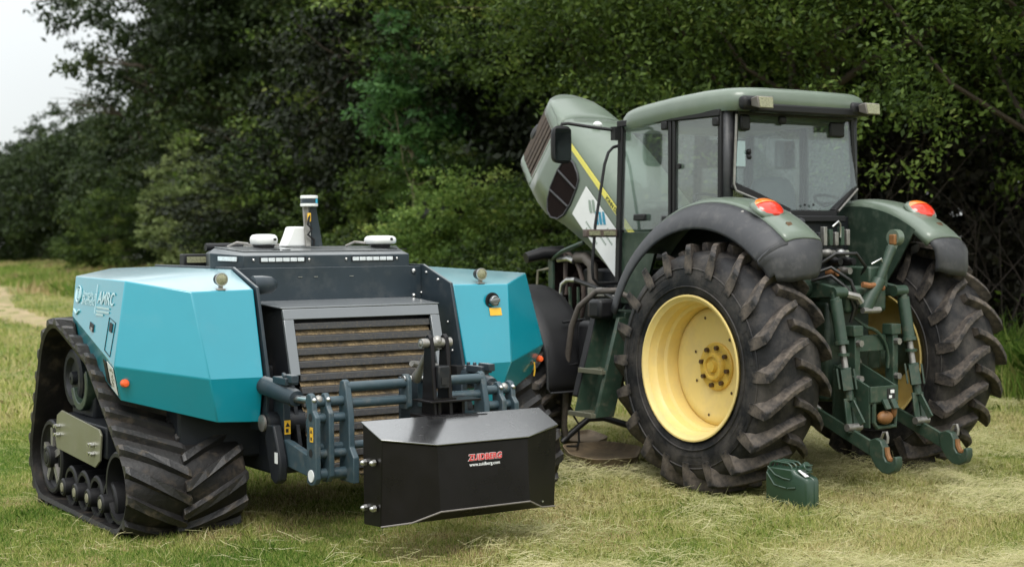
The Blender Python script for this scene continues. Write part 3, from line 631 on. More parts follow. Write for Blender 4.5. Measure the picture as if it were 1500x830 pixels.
def make_wheel():
    root = empty('rear_wheel', (-.95, 0, .83), 0, tractor)
    pr = [(-.20, .50), (-.255, .525), (-.275, .56), (-.292, .64), (-.292, .70), (-.283, .755), (-.262, .80), (-.20, .84), (-.1, .858), (0, .862)]
    pr = pr + [(-h, r) for h, r in pr[-2::-1]]
    ty = MB().lathe(pr, ax='x', n=72).build('tyre', 'tyre_rubber', root, smooth=50)
    rib = MB()
    for rr in (.60, .735):
        for sgn in (-1, 1): rib.lathe([(sgn * .2895, rr - .006), (sgn * .2965, rr), (sgn * .2895, rr + .006)], ax='x', n=72)
    for k in range(7):                       # moulded raised blocks on the sidewall
        t0 = 2 * PI * k / 7
        for r0, r1 in ((.645, .649), (.70, .704)):
            rib.sheet([[(-.2955, rr * math.cos(t0 + a), rr * math.sin(t0 + a)) for rr in (r0 - .002, r1 + .002)] for a in [i * .05 for i in range(8)]])
        for a in (0, .35): rib.sheet([[(-.2955, rr * math.cos(t0 + a), rr * math.sin(t0 + a)) for rr in (.645, .702)], [(-.2955, rr * math.cos(t0 + a + .008), rr * math.sin(t0 + a + .008)) for rr in (.645, .702)]])
    rib.build('sidewall_rib', 'tyre_rubber', root)
    rp_ = [(-.262, .512), (-.284, .540), (-.292, .538), (-.292, .526), (-.272, .508), (-.262, .494), (-.21, .489), (-.195, .474), (-.13, .470), (-.115, .448), (.0, .442), (.10, .448), (.115, .47), (.20, .474), (.27, .508), (.292, .526), (.292, .538), (.27, .525)]
    rim = MB().lathe(rp_, ax='x', n=64).build('rim', 'yellow_rim', root, smooth=40)
    dp = [(-.01, .443), (-.022, .43), (-.038, .40), (-.03, .36), (-.01, .25), (-.004, .19), (-.004, .10), (.02, .10), (.02, .19), (.016, .25), (-.004, .36), (-.012, .40), (.002, .43), (.006, .443)]
    MB().lathe(dp, ax='x', n=56).build('disc', 'yellow_rim', root, smooth=40)
    MB().lathe([(.02, .178), (-.018, .178), (-.026, .170), (-.026, .112), (-.05, .105), (-.062, .095), (-.062, .075), (-.045, .066), (-.045, .045), (-.075, .038), (-.078, .01)], ax='x', n=40, cap=True).build('hub', 'gold_hub', root, smooth=40)
    MB().lathe([(.02, .20), (.12, .17), (.25, .15), (.45, .15)], ax='x', n=24, cap=True).build('axle', 'green_dark', root)
    bolt = None
    for k in range(8):
        t = 2 * PI * k / 8 + .2
        if bolt is None: bolt = MB().cyl((-.02, 0, 0), (-.052, 0, 0), .018, n=6).build('wheel_bolt', 'bolt_brown', root)
        else:
            bolt = bolt.copy(); COL.objects.link(bolt); bolt.parent = root
        bolt.location = (0, .142 * math.cos(t), .142 * math.sin(t))
    hb = MB()
    random.seed(3)
    for k in range(7):
        t = 2 * PI * k / 7 + .4; rr = .25 + .12 * (k % 2); hb.lathe([(-.0275 if rr < .3 else -.0345, .012), (-.0285 if rr < .3 else -.036, .003)], (.012 if rr < .3 else 0, rr * math.cos(t), rr * math.sin(t)), 'x', 8, True)
    hb.build('rim_hole', 'bolt_brown', root)
    # lugs: two meshes (left and right row), repeated round the tyre
    def lug(sg):
        def pt(x, th, r): return (sg * x, -r * math.cos(th), r * math.sin(th))
        st = [(-.05, .040, .858, .925, .036), (.06, -.005, .857, .925, .035), (.14, -.055, .85, .921, .036), (.21, -.125, .83, .912, .040), (.275, -.205, .78, .893, .044), (.300, -.235, .75, .876, .046), (.302, -.24, .70, .72, .044)]
        rs = []
        for x, th, r0, r1, hw in st:
            a = hw / .85; s2 = a * .62
            rs.append([pt(x, th - a * 1.15, r0 - .01), pt(x, th - s2, r1), pt(x, th + s2, r1), pt(x, th + a * 1.15, r0 - .01)])
        return MB().rings(rs)
    NT = 20
    for sg in (-1, 1):
        base = None
        for k in range(NT):
            if base is None: base = o = lug(sg).build('lug', 'tyre_lug', root, bevel=.006, smooth=25)
            else:
                o = base.copy(); COL.objects.link(o); o.parent = root
            o.rotation_euler = (2 * PI * (k + (.5 if sg > 0 else 0)) / NT + .1, 0, 0)
    return root
wheel_l = make_wheel()
def wheel_copy(x, y, z, sc, flip):
    c = copy_tree(wheel_l, tractor); c.location = (x, y, z); c.scale = (sc * (-1 if flip else 1), sc, sc); return c
wr_ = wheel_copy(.95, 0, .83, 1, True)
for x in (-.93, .93):
    c = wheel_copy(x, 2.66, .545, .70, x > 0); c.name = 'front_wheel'

# fenders
for side in (-1, 1):
    def fp(x, r, th): return (side * x, .10 + r * math.cos(th), .83 + r * math.sin(th))
    cs = [(.575, 1.165), (.58, 1.205), (.605, 1.235), (.68, 1.25), (.78, 1.254), (.86, 1.247), (.905, 1.232), (.93, 1.215)]
    ths = [R_(42 + 89 * i / 22) for i in range(23)]
    g = MB().sheet([[fp(x, r, t) for x, r in cs] for t in ths]); fo = g.build('fender', 'green_paint', tractor, smooth=50, recalc=True)
    so = fo.modifiers.new('Solid', 'SOLIDIFY'); so.thickness = .014; so.offset = 0
    lipc = [(.925, 1.222), (.98, 1.195), (1.04, 1.15), (1.078, 1.095), (1.09, 1.04), (1.088, 1.02)]
    th2 = [R_(20 + 112 * i / 28) for i in range(29)]
    lp = MB().sheet([[fp(x, r, t) for x, r in lipc] for t in th2])
    # rear flap across the full width
    rows = []
    for i in range(9):
        q = i / 8; row = []
        for x, r in cs[1:] + lipc[1:]:
            t = R_(130.5 + 13 * q * (1 - .38 * min(1, abs(x - .82) / .26) ** 3))
            rr = r * (1 - .02 * q - .105 * q * q) if r > 1.12 else r * (1 - .045 * q * q)
            xx = x + (.05 * q * (1 if x < .8 else -1) * (abs(x - .8) / .28) if q > .3 else 0); row.append(fp(xx, rr, t))
        rows.append(row)
    lo = lp.build('fender_lip', 'fender_rubber', fo, smooth=60); lo.modifiers.new('Solid', 'SOLIDIFY').thickness = .012
    fl = MB().sheet(rows).build('rear_flap', 'fender_rubber', fo, smooth=60); fl.modifiers.new('Solid', 'SOLIDIFY').thickness = .014
    # inner wall
    arc = [(.10 + 1.20 * math.cos(t), .83 + 1.20 * math.sin(t)) for t in [R_(30 + 104 * i / 20) for i in range(21)]]
    arc = [(.10 + 1.20 * math.cos(t), .83 + 1.20 * math.sin(t)) for t in [R_(30 + 93 * i / 20) for i in range(21)]]
    wallp = [(side * .578, y, z) for y, z in [(1.1, 1.25)] + arc + [(-.40, 1.60), (-.26, 1.42), (.1, 1.38)]]
    MB().prism(wallp, (side * -.010, 0, 0)).build('inner_panel', 'green_dark', fo)
    MB().prism([(side * .580, y, z) for _, y, z in wallp], (side * .008, 0, 0)).build('arch_liner', 'black_plastic', fo)
    # rear lamp: lens lying on the fender's rear shoulder
    cx, cy, cz = side * .815, -.395, 1.985
    tv = Vector((0, math.sin(R_(112)), -math.cos(R_(112)))); nv = Vector((0, math.cos(R_(128)), math.sin(R_(128)))); xv = Vector((1, 0, 0)); up = nv.cross(xv)
    if up.z < 0: up = -up
    def lens(name, m_, lo_, hi_, par, sc=1.0, push=0):
        rs = []
        for i in range(9):
            q = lo_ + (hi_ - lo_) * i / 8; wd = .135 * sc * math.sqrt(max(0.02, 1 - (q * .93) ** 2)); row = []
            for k in range(15):
                f = -1 + 2 * k / 14; dm = .075 * sc * max(0, (1 - f * f * .9)) ** .5 * max(0.05, 1 - q * q * .8) ** .5
                row.append(Vector((cx, cy, cz)) + xv * (f * wd - q * .012 * side * 0) + up * (q * .105 * sc) + nv * (dm - .012 + push))
            rs.append(row)
        o = MB().sheet(rs).build(name, m_, par, smooth=60); o.modifiers.new('Solid', 'SOLIDIFY').thickness = .004; return o
    rlm = lens('rear_lamp', 'lamp_red', -.98, .16, tractor); lens('amber_lens', 'lamp_orange', .18, .98, rlm)
    lens('lamp_rim', 'green_paint', -1.0, 1.0, rlm, 1.13, -.016)
    rfl = MB().box(side * .80 - .026, side * .80 + .026, -.006, .006, -.035, .035).build('reflector', 'bolt_brown', tractor, bevel=.004)
    rfl.location = fp(.0, 1.252, R_(124.5)); rfl.rotation_euler = (R_(-36), 0, 0)
    sc_ = MB().ball((side * .955, -.28, 1.965), .016, n=8, m=5).ball((side * .965, -.33, 1.935), .009, n=8, m=5).build('screw', 'steel_dull', tractor)

# ---- cab
cabf = MB(); CX_ = .72
for s_ in (-1, 1):
    cabf.bar((s_ * .715, 1.50, 1.20), (s_ * .715, 1.43, 2.76), .055, .05, (1, 0, 0))
    cabf.bar((s_ * .72, .805, 1.95), (s_ * .72, .80, 2.73), .035, .04, (1, 0, 0))
    cabf.bar((s_ * .72, .755, 1.95), (s_ * .72, .75, 2.73), .03, .04, (1, 0, 0))
    cabf.bar((s_ * .72, .215, 1.95), (s_ * .71, .215, 2.75), .035, .05, (1, 0, 0))
    cabf.bar((s_ * .72, .2, 2.735), (s_ * .715, 1.47, 2.735), .05, .06, (1, 0, 0))
    cabf.bar((s_ * .66, .16, 2.17), (s_ * .615, .155, 2.76), .035, .04, (0, 1, 0))
    cabf.bar((s_ * .665, .16, 2.19), (s_ * .24, -.02, 1.975), .05, .06, (0, 0, 1))
cabf.bar((-.62, .15, 2.755), (.62, .15, 2.755), .05, .07); cabf.bar((-.25, -.025, 1.965), (.25, -.025, 1.965), .05, .05)
cabf.bar((-.70, 1.46, 2.735), (.70, 1.46, 2.735), .05, .07); cabf.bar((-.70, 1.5, 1.80), (.70, 1.5, 1.80), .05, .07)
cab = cabf.build('cab_frame', 'black_plastic', tractor, bevel=.006)
for s_ in (-1, 1):   # curved rear quarter panels
    q = MB(); cvt = [(.72, .215), (.722, .185), (.712, .165), (.69, .158), (.655, .155)]
    q.sheet([[(s_ * x, y, 1.95) for x, y in cvt], [(s_ * (x - .012), y, 2.76) for x, y in cvt]])
    o = q.build('quarter_panel', 'fender_rubber', cab, smooth=60); o.modifiers.new('Solid', 'SOLIDIFY').thickness = .01
    q = MB(); rb = [(-.655, .02), (-.20, -.18), (-.20, .3), (-.70, .3)]
    # door and side panes
    MB().prism([(s_ * .722, .83, 1.86), (s_ * .722, 1.47, 1.86), (s_ * .718, 1.425, 2.705), (s_ * .718, .83, 2.705)], (s_ * -.005, 0, 0)).build('door_pane', 'cab_glass', cab)
    MB().prism([(s_ * .722, .235, 1.98), (s_ * .722, .735, 1.98), (s_ * .718, .735, 2.705), (s_ * .718, .235, 2.705)], (s_ * -.005, 0, 0)).build('side_pane', 'cab_glass', cab)
    hg = MB()
    for y, z in ((.86, 2.68), (.86, 1.93), (.25, 2.67), (.25, 2.03)): hg.box(*sorted((s_ * .725, s_ * .752)), y - .035, y + .035, z - .035, z + .035)
    hg.build('hinge', 'black_plastic', cab, bevel=.012)
    MB().box(*sorted((s_ * .726, s_ * .762)), 1.10, 1.24, 1.93, 1.985).build('door_handle', 'black_plastic', cab, bevel=.01)
    MB().cyl((s_ * .724, .69, 2.35), (s_ * .744, .69, 2.35), .022, n=12).build('latch', 'black_plastic', cab)
    MB().prism([(s_ * .71, .95, 1.84), (s_ * .71, 1.50, 1.84), (s_ * .71, 1.52, 1.25), (s_ * .71, 1.2, 1.25)], (s_ * -.03, 0, 0)).build('door_panel', 'green_dark', cab, bevel=.005)
MB().rings([[(-.60, .152 + o_, 2.72), (.60, .152 + o_, 2.72), (.62, .148 + o_, 2.46), (.648, .122 + o_, 2.20), (.242, .0 + o_, 1.995), (-.242, .0 + o_, 1.995), (-.648, .122 + o_, 2.20), (-.62, .148 + o_, 2.46)] for o_ in (0, -.005)]).build('rear_window', 'rear_glass', cab)
MB().prism([(-.69, 1.475, 1.85), (.69, 1.475, 1.85), (.69, 1.45, 2.70), (-.69, 1.45, 2.70)], (0, .005, 0)).build('windscreen', 'cab_glass', cab)
gs = MB()
gs.tube([(-.635, .13, 2.72), (-.672, .12, 2.19), (-.655, .115, 2.14), (-.25, -.05, 1.965)], .010, 6); gs.build('window_seal', 'steel_dull', cab)
gs2 = MB().tube([(.27, -.045, 1.985), (.655, .115, 2.17)], .009, 6).build('window_seal', 'steel_dull', cab)
kn_ = MB()
for x, z in ((-.515, 2.44), (-.515, 2.40)): kn_.ball((x, .125, z), .022, n=10, m=6)
for x in (-.06, .03): kn_.ball((x, -.012, 2.035), .010, n=8, m=5)
kn_.build('window_knob', 'black_plastic', cab)
wh = MB().box(-.60, -.50, .115, .15, 2.60, 2.72).box(.36, .52, .12, .15, 2.58, 2.70).box(-.20, -.12, .11, .15, 2.66, 2.73).build('window_hinge', 'black_plastic', cab, bevel=.02)
# roof
def ro(ix, iy0, iy1, z, e=.30, n=64):
    rs = []
    for k in range(n):
        t = 2 * PI * k / n; c_, s2 = math.cos(t), math.sin(t); x = (.765 - ix) * (abs(c_) ** e) * (1 if c_ > 0 else -1)
        ym, yh = (iy1 + iy0) / 2, (iy1 - iy0) / 2; y = ym + yh * (abs(s2) ** e) * (1 if s2 > 0 else -1)
        rs.append((x, y, z - .085 * max(0, (y - .4) / 1.1) ** 1.5 + (-.012 * ((x / .76) ** 2))))
    return rs
rf_ = MB().rings([ro(.06, .10, 1.46, 2.752), ro(.015, .03, 1.50, 2.757), ro(.0, .0, 1.53, 2.797), ro(.004, .003, 1.525, 2.867), ro(.022, .02, 1.50, 2.905), ro(.06, .06, 1.45, 2.927), ro(.16, .15, 1.32, 2.940), ro(.45, .45, 1.0, 2.950)])
roof = rf_.build('roof', 'green_paint', tractor, smooth=50)
MB().box(-.55, .55, -.012, .10, 2.735, 2.80).build('rear_recess', 'black_plastic', roof, bevel=.015)
for s_ in (-1, 1):
    MB().box(s_ * .575 - .12, s_ * .575 + .12, -.022, .06, 2.745, 2.852).build('lamp_recess', 'black_plastic', roof, bevel=.035, seg=3)
    hx = s_ * .575
    wl_ = MB().hexa([(hx - .075, -.135, 2.745), (hx + .075, -.135, 2.745), (hx + .06, -.03, 2.77), (hx - .06, -.03, 2.77), (hx - .085, -.12, 2.84), (hx + .085, -.12, 2.84), (hx + .065, -.03, 2.83), (hx - .065, -.03, 2.83)])
    wl_ = wl_.build('work_lamp', 'lamp_body', tractor, bevel=.008)
    MB().hexa([(hx - .066, -.140, 2.752), (hx + .066, -.140, 2.752), (hx + .066, -.132, 2.752), (hx - .066, -.132, 2.752), (hx - .072, -.128, 2.832), (hx + .072, -.128, 2.832), (hx + .072, -.12, 2.832), (hx - .072, -.12, 2.832)]).build('lens', 'lens_clear', wl_, bevel=.004)
# interior
MB().box(-.66, .66, .25, 1.42, 2.70, 2.735).build('headliner', 'cab_lining', cab)
MB().box(-.68, .68, .10, 1.45, 1.15, 1.25).build('cab_floor', 'black_plastic', cab)
st_ = MB(); rs = []
for z, w_, d_ in ((1.55, .20, .10), (1.7, .25, .11), (1.95, .26, .11), (2.15, .24, .10), (2.24, .19, .08), (2.27, .12, .05)):
    rs.append([(.08 + w_ * (abs(math.cos(t)) ** .6) * (1 if math.cos(t) > 0 else -1), .50 + d_ * .7 * math.sin(t), z) for t in [2 * PI * k / 20 for k in range(20)]])
seat = st_.rings(rs).build('seat', 'seat', tractor, smooth=60)
MB().box(-.18, .34, .5, .95, 1.50, 1.62).build('seat_cushion', 'seat', seat, bevel=.04, seg=3)
MB().box(-.2, .36, .5, .9, 1.22, 1.5).build('seat_base', 'black_plastic', seat, bevel=.02)
rg_ = [(.02 + .19 * math.cos(t), 1.10 + .17 * math.sin(t), 2.08 + .08 * math.sin(t)) for t in [2 * PI * k / 24 for k in range(25)]]
sw = MB().tube(rg_, .014, 8).build('steering_wheel', 'black_plastic', tractor)
MB().bar((.02, 1.10, 2.08), (.02, 1.32, 1.75), .06, .06, (1, 0, 0)).bar((-.16, 1.10, 2.08), (.20, 1.10, 2.08), .03, .02).build('steering_column', 'black_plastic', sw)
MB().hexa([(-.4, 1.22, 1.6), (.45, 1.22, 1.6), (.45, 1.46, 1.6), (-.4, 1.46, 1.6), (-.3, 1.28, 1.98), (.35, 1.28, 1.98), (.35, 1.46, 2.02), (-.3, 1.46, 2.02)]).build('dashboard', 'black_plastic', cab, bevel=.03)
MB().box(.45, .68, .35, 1.2, 1.3, 1.85).build('side_console', 'black_plastic', cab, bevel=.03)
im = MB().box(.60, .84, 1.18, 1.2, 2.39, 2.64).xf(lambda p: (p[0] - .30, p[1] + .12, p[2])).build('interior_mirror', 'black_plastic', tractor, bevel=.01)
MB().box(.615, .825, 1.172, 1.179, 2.405, 2.625).xf(lambda p: (p[0] - .30, p[1] + .12, p[2])).build('mirror_glass', 'mirror_glass', im)
# cab rear body between the fenders
MB().prism([(-.56, .12, 1.95), (-.24, -.05, 1.945), (.24, -.05, 1.945), (.56, .12, 1.95), (.56, .4, 1.95), (-.56, .4, 1.95)], (0, 0, -.7)).build('cab_rear_wall', 'dark_slate', tractor, bevel=.015)
MB().box(-.44, -.20, -.17, -.06, 1.62, 1.93).build('rear_tank', 'fender_rubber', tractor, bevel=.025)
MB().box(-.30, .30, -.10, -.055, 1.90, 1.95).build('rear_ledge', 'black_plastic', tractor, bevel=.01)
# mirrors and rail
for s_ in (-1, 1):
    ma = MB().tube([(s_ * .73, 1.45, 2.68), (s_ * .95, 1.53, 2.705), (s_ * 1.14, 1.61, 2.735), (s_ * 1.19, 1.625, 2.73), (s_ * 1.20, 1.63, 2.70)], .014, 8).box(*sorted((s_ * .70, s_ * .80)), 1.42, 1.48, 2.60, 2.71).build('mirror_arm', 'black_plastic', tractor)
    mh = MB(); rs = []
    for q, sc in ((0, .9), (.012, 1.0), (.05, .95), (.075, .7)):
        rs.append([(s_ * 1.20 + .095 * sc * (abs(math.cos(t)) ** .45) * (1 if math.cos(t) > 0 else -1), 1.60 + q, 2.56 + .155 * sc * (abs(math.sin(t)) ** .45) * (1 if math.sin(t) > 0 else -1)) for t in [2 * PI * k / 24 for k in range(24)]])
    mo = mh.rings(rs).build('wing_mirror', 'black_plastic', tractor, smooth=50)
    MB().prism([(s_ * 1.20 + x, 1.598, 2.56 + z) for x, z in ((-.072, -.13), (.072, -.13), (.08, -.12), (.08, .12), (.072, .13), (-.072, .13), (-.08, .12), (-.08, -.12))], (0, -.003, 0)).build('mirror_glass', 'mirror_dark', mo)
MB().tube([(-.70, 1.5, 2.56), (-.76, 1.5, 2.545), (-.81, 1.5, 2.50), (-.85, 1.5, 2.40), (-.90, 1.5, 2.15), (-.95, 1.5, 1.90), (-.985, 1.5, 1.55), (-.975, 1.5, 1.46), (-.93, 1.5, 1.42), (-.72, 1.5, 1.42)], .013, 8).build('grab_rail', 'black_plastic', tractor)
ib = MB().box(-1.06, -.70, 1.48, 1.53, 1.80, 1.865).build('indicator_bar', 'grille_brown', tractor, bevel=.008)
MB().box(-1.03, -.92, 1.47, 1.479, 1.815, 1.852).box(-.88, -.76, 1.47, 1.479, 1.815, 1.852).build('indicator_lens', 'lens_clear', ib)

# ---- raised bonnet: a runs from hinge to nose, b is the bonnet's own up
def hd(a, b, x): return (x, 1.95 + .743 * a - .669 * b, 2.07 + .669 * a + .743 * b)
def hsec(a, wx, bb, top):
    pts = []
    left = [(-wx, bb), (-wx * 1.012, bb * .72), (-wx * 1.015, bb * .45), (-wx * 1.005, bb * .2), (-wx * .99, -.02), (-wx * .955, .035), (-wx * .88, .035 + (top - .035) * .42), (-wx * .70, .035 + (top - .035) * .72), (-wx * .4, .035 + (top - .035) * .94), (0, top)]
    return [hd(a, b, x) for x, b in left] + [hd(a, b, -x) for x, b in left[-2::-1]]
secs = [(-.45, .40, -.44, .20), (-.2, .40, -.47, .20), (.1, .40, -.52, .20), (.45, .40, -.61, .19), (.74, .398, -.725, .16), (.92, .392, -.74, .13), (1.05, .385, -.735, .105), (1.15, .37, -.725, .085)]
hood = MB().sheet([hsec(*q) for q in secs])
bonnet = hood.build('bonnet', 'green_paint', tractor, smooth=50); bonnet.modifiers.new('Solid', 'SOLIDIFY').thickness = .02
na = lambda x: float(np.interp(abs(x), [0, .1, .2, .26, .30, .335, .37], [1.66, 1.65, 1.60, 1.55, 1.48, 1.32, 1.15]))
nose = MB()
xs = [.37, .362, .35, .335, .32, .31, .30, .28, .26, .22, .15, .08]; xs = [-x for x in xs] + [0] + xs[::-1]
def topb(x, tp): 
    q = abs(x) / .37; return .035 + (tp - .035) * max(0, 1 - q ** 3) if q < .97 else -.0
rows = []
for x in xs:
    row = []
    for j in range(6):
        q = j / 5; a = 1.15 + (na(x) - 1.15) * q; row.append(hd(a, topb(x, .085 - .07 * q) - .035 * q * q, x))
    rows.append(row)
nose.sheet(rows)
rows = []
for x in xs:                                     # nose frame: two side strips, top and bottom borders; the grille sits in the middle
    rows.append([hd(na(x), b, x) for b in (topb(x, .015) - .035, -.075, -.13)])
nose.sheet(rows); nose.sheet([[hd(na(x), b, x) for b in (-.665, -.71, -.74)] for x in xs])
for i0, i1 in ((0, 1), (23, 24)): nose.sheet([[hd(na(x), b, x) for b in (-.13, -.3, -.5, -.665)] for x in xs[i0:i1 + 1]])
nose.sheet([[hd(1.15 + (na(x) - 1.15) * q - .15 * (1 - q), -.74, x) for q in (0, .5, 1)] for x in xs])
no_ = nose.build('bonnet_nose', 'green_paint', bonnet, smooth=50); no_.modifiers.new('Solid', 'SOLIDIFY').thickness = .016
MB().sheet([[hd(na(x) - .03, b, x * .985) for b in (-.13, -.3, -.5, -.665)] for x in xs[1:24]]).build('grille', 'mesh_dark', bonnet, smooth=60)
for x in (-.357, -.343, -.330, -.317, -.305, -.28, -.23, -.16, -.08, 0, .08, .16, .23, .28, .305, .317, .33, .343, .357):
    MB().prism([hd(na(x) - .024, -.135, x), hd(na(x) + .012, -.135, x), hd(na(x) + .012, -.66, x), hd(na(x) - .024, -.66, x)], (.012 if x < 0 else -.012, 0, 0)).build('grille_bar', 'grille_brown', bonnet, bevel=.003)
em = [(.02 + .05 * math.cos(t), -.40 + .10 * math.sin(t)) for t in [2 * PI * k / 20 for k in range(20)]]
MB().rings([[hd(1.50 + q, b, x - .26) for x, b in em] for q in (0, .06)]).build('nose_badge', 'fender_rubber', bonnet, bevel=.01)
for s_ in (-1, 1):
    vp = [(.60, -.125), (.70, -.095), (.785, -.10), (.835, -.16), (.855, -.30), (.84, -.48), (.80, -.60), (.735, -.68), (.655, -.69), (.56, -.63), (.515, -.54), (.50, -.40), (.52, -.24), (.55, -.16)]
    xo = s_ * .408
    MB().prism([hd(a, b, s_ * .398) for a, b in vp], (s_ * .006 + s_ * .006, 0, 0)).build('side_vent', 'mesh_dark', bonnet)
    ring = [hd(a, b, xo) for a, b in vp]; MB().tube(ring + ring[:2], .010, 6).build('vent_frame', 'fender_rubber', bonnet, smooth=60)
    for q in ((.845, -.29), (.52, -.245)), ((.825, -.505), (.51, -.44)):
        MB().bar(hd(*q[0], xo), hd(*q[1], xo), .016, .03, (1, 0, 0)).build('vent_bar', 'fender_rubber', bonnet, bevel=.004)
    MB().prism([hd(a, b, s_ * .397) for a, b in ((-.45, -.045), (1.04, -.03), (1.06, .01), (-.45, .015))], (s_ * .005, 0, 0)).build('stripe', 'yellow_stripe', bonnet)
    # sign panel
sgn = MB().prism([hd(a, b, -.409) for a, b in ((-.45, -.445), (.42, -.445), (.42, -.125), (-.45, -.125))], (-.004, 0, 0)).build('sign_panel', 'white_paint', bonnet, bevel=.002)
def sgv(a, b): return Vector(hd(a, b, -.4145))
vv_ = Vector((0, 0, 1)); hh_ = Vector((0, -1, 0))
def sgl(a, b, dx, dz): return sgv(a, b) + hh_ * dx + vv_ * dz
for name, m_, (a, b), n_ in (('logo_stroke', 'logo_grey', (.31, -.19), 2), ('logo_stroke', 'logo_blue', (.165, -.205), 3)):
    for k in range(n_):
        p = sgl(a, b, .05 * k, .0)
        MB().prism([p, p + hh_ * .03 + vv_ * -.005, p + hh_ * .055 - vv_ * .115, p + hh_ * .022 - vv_ * .115, p + hh_ * .008 - vv_ * .08], (-.002, 0, 0)).build(name, m_, bonnet)
ad = (np.subtract(hd(-1, 0, 0), hd(0, 0, 0))); bd = np.subtract(hd(0, 1, 0), hd(0, 0, 0))
text('bonnet_lettering', 'JOHN DEERE', 'green_dark', bonnet, Vector(hd(.14, -.032, -.4035)), ad, bd, .052, bold=.001)
pl_ = MB()
for k, (a, b, ln_) in enumerate(((.21, -.36, .18), (.17, -.40, .22), (-.02, -.20, .16), (-.02, -.26, .2), (-.02, -.32, .14))):
    c = sgv(a, b); d_ = Vector(ad).normalized(); random.seed(k)
    for i in range(int(ln_ / .022)):
        if random.random() < .85: pl_.bar(c + d_ * .022 * i, c + d_ * (.022 * i + .013), .018, .002, (1, 0, 0))
pl_.build('sign_print', 'logo_grey', bonnet)
MB().ball(hd(.98, .145, -.1), .05, .03, .03, 10, 6).build('front_marker', 'white_plastic', bonnet)

# ---- engine bay, chassis and front axle
MB().box(-.28, .28, .2, 2.9, .62, 1.02).build('engine_block', 'green_dark', tractor, bevel=.03)
eng = MB().box(-.24, .24, 1.7, 2.65, 1.0, 1.52).build('engine', 'dark_slate', tractor, bevel=.03)
rdf = MB().bar((-.36, 2.96, .95), (-.36, 2.96, 1.66), .07, .03, (1, 0, 0)); rdf.bar((.36, 2.96, .95), (.36, 2.96, 1.66), .07, .03, (1, 0, 0)); rdf.bar((-.36, 2.96, 1.66), (.36, 2.96, 1.66), .06, .04)
rdo = rdf.build('radiator_frame', 'green_link', tractor, bevel=.006)
MB().box(-.33, .33, 2.95, 3.05, .95, 1.62).build('radiator_core', 'mesh_dark', rdo)
MB().tube([(-.62, 3.0, 1.62), (-.45, 2.98, 1.66), (-.25, 2.92, 1.67)], [.05, .06, .06], 14).build('air_cleaner', 'black_plastic', tractor, smooth=60)
fs = [(-.30, 2.86 + .0 * t, 1.28) for t in (0,)]
MB().tube([(-.3, 2.82 + .0, 1.28 + .0)] + [(-.3, 2.82 - .28 * math.sin(t), 1.28 + .38 * math.cos(t)) for t in [PI * k / 14 for k in range(15)]], .022, 8).build('fan_shroud', 'grille_brown', tractor)
MB().lathe([(0, .30), (.04, .32), (.05, .2), (.06, .05)], (0, 2.72, 1.28), 'y', 24, True).build('fan', 'mesh_dark', tractor)
MB().tube([(-.36, 2.95, 1.60), (-.38, 2.75, 1.68), (-.38, 2.55, 1.73), (-.36, 2.45, 1.76)], .022, 8).build('brace_pipe', 'green_link', tractor)
MB().tube([(-.32, 2.62, 1.62), (-.32, 2.48, 1.62), (-.32, 2.38, 1.55), (-.33, 2.36, 1.3), (-.33, 2.36, 1.1)], .05, 12).build('intake_hose', 'hose_brown', tractor, smooth=60)
MB().tube([(-.35, 2.86, 1.60), (-.35, 2.70, 1.615), (-.35, 2.62, 1.59)], .028, 10).build('coolant_pipe', 'steel', tractor)
MB().tube([(-.42, 2.72, 1.28), (-.42, 2.70, 1.38), (-.42, 2.62, 1.42), (-.42, 2.50, 1.42)], .026, 10).build('elbow_pipe', 'steel', tractor, smooth=60)
MB().tube([(-.42, 2.50, 1.42), (-.42, 2.2, 1.36), (-.42, 2.1, 1.32), (-.42, 1.9, 1.26), (-.5, 1.6, 1.26)], .022, 8).build('fuel_hose', 'hose_black', tractor)
for i, off in enumerate((0, .035, .08)):
    MB().tube([(-.41, 2.72 - off * .3, 1.26), (-.41, 2.68 - off, 1.05), (-.41, 2.56 - off, .90), (-.40, 2.40, .86)], .014, 7).build('engine_hose', 'hose_black', tractor)
MB().tube([(-.40, 2.95, 1.52), (-.46, 3.04, 1.50), (-.46, 3.06, 1.30), (-.44, 3.02, 1.12)], .012, 6).build('drain_hose', 'khaki', tractor)
pf = MB().prism([(-.40, 1.95, 1.24), (-.40, 2.28, .93), (-.40, 1.9, .93), (-.40, 1.6, 1.02), (-.40, 1.6, 1.24)], (.06, 0, 0)).build('battery_box', 'green_dark', tractor)
for k in range(6):
    MB().bar((-.412, 1.94 - .062 * k, 1.235), (-.412, 2.25 - .062 * k, .945), .018, .022, (1, 0, 0)).build('cooling_fin', 'green_link', tractor, bevel=.003)
pb = MB().box(-.44, -.36, 2.05, 2.3, 1.28, 1.36).box(-.43, -.37, 1.7, 2.2, 1.28, 1.30).build('engine_bracket', 'steel_dull', tractor, bevel=.008)
MB().box(-.40, -.36, 1.6, 2.3, .60, .90).build('side_frame', 'green_dark', tractor, bevel=.01)
random.seed(4)
MB().bar((-.43, 2.58, 1.36), (-.43, 2.55, .95), .022, .02, (1, 0, 0)).bar((-.43, 2.45, 1.36), (-.43, 2.45, .92), .018, .02, (1, 0, 0)).build('guard_strut', 'green_link', tractor)
MB().box(-.8, .8, 2.56, 2.76, .50, .70).build('front_axle', 'green_dark', tractor, bevel=.03)
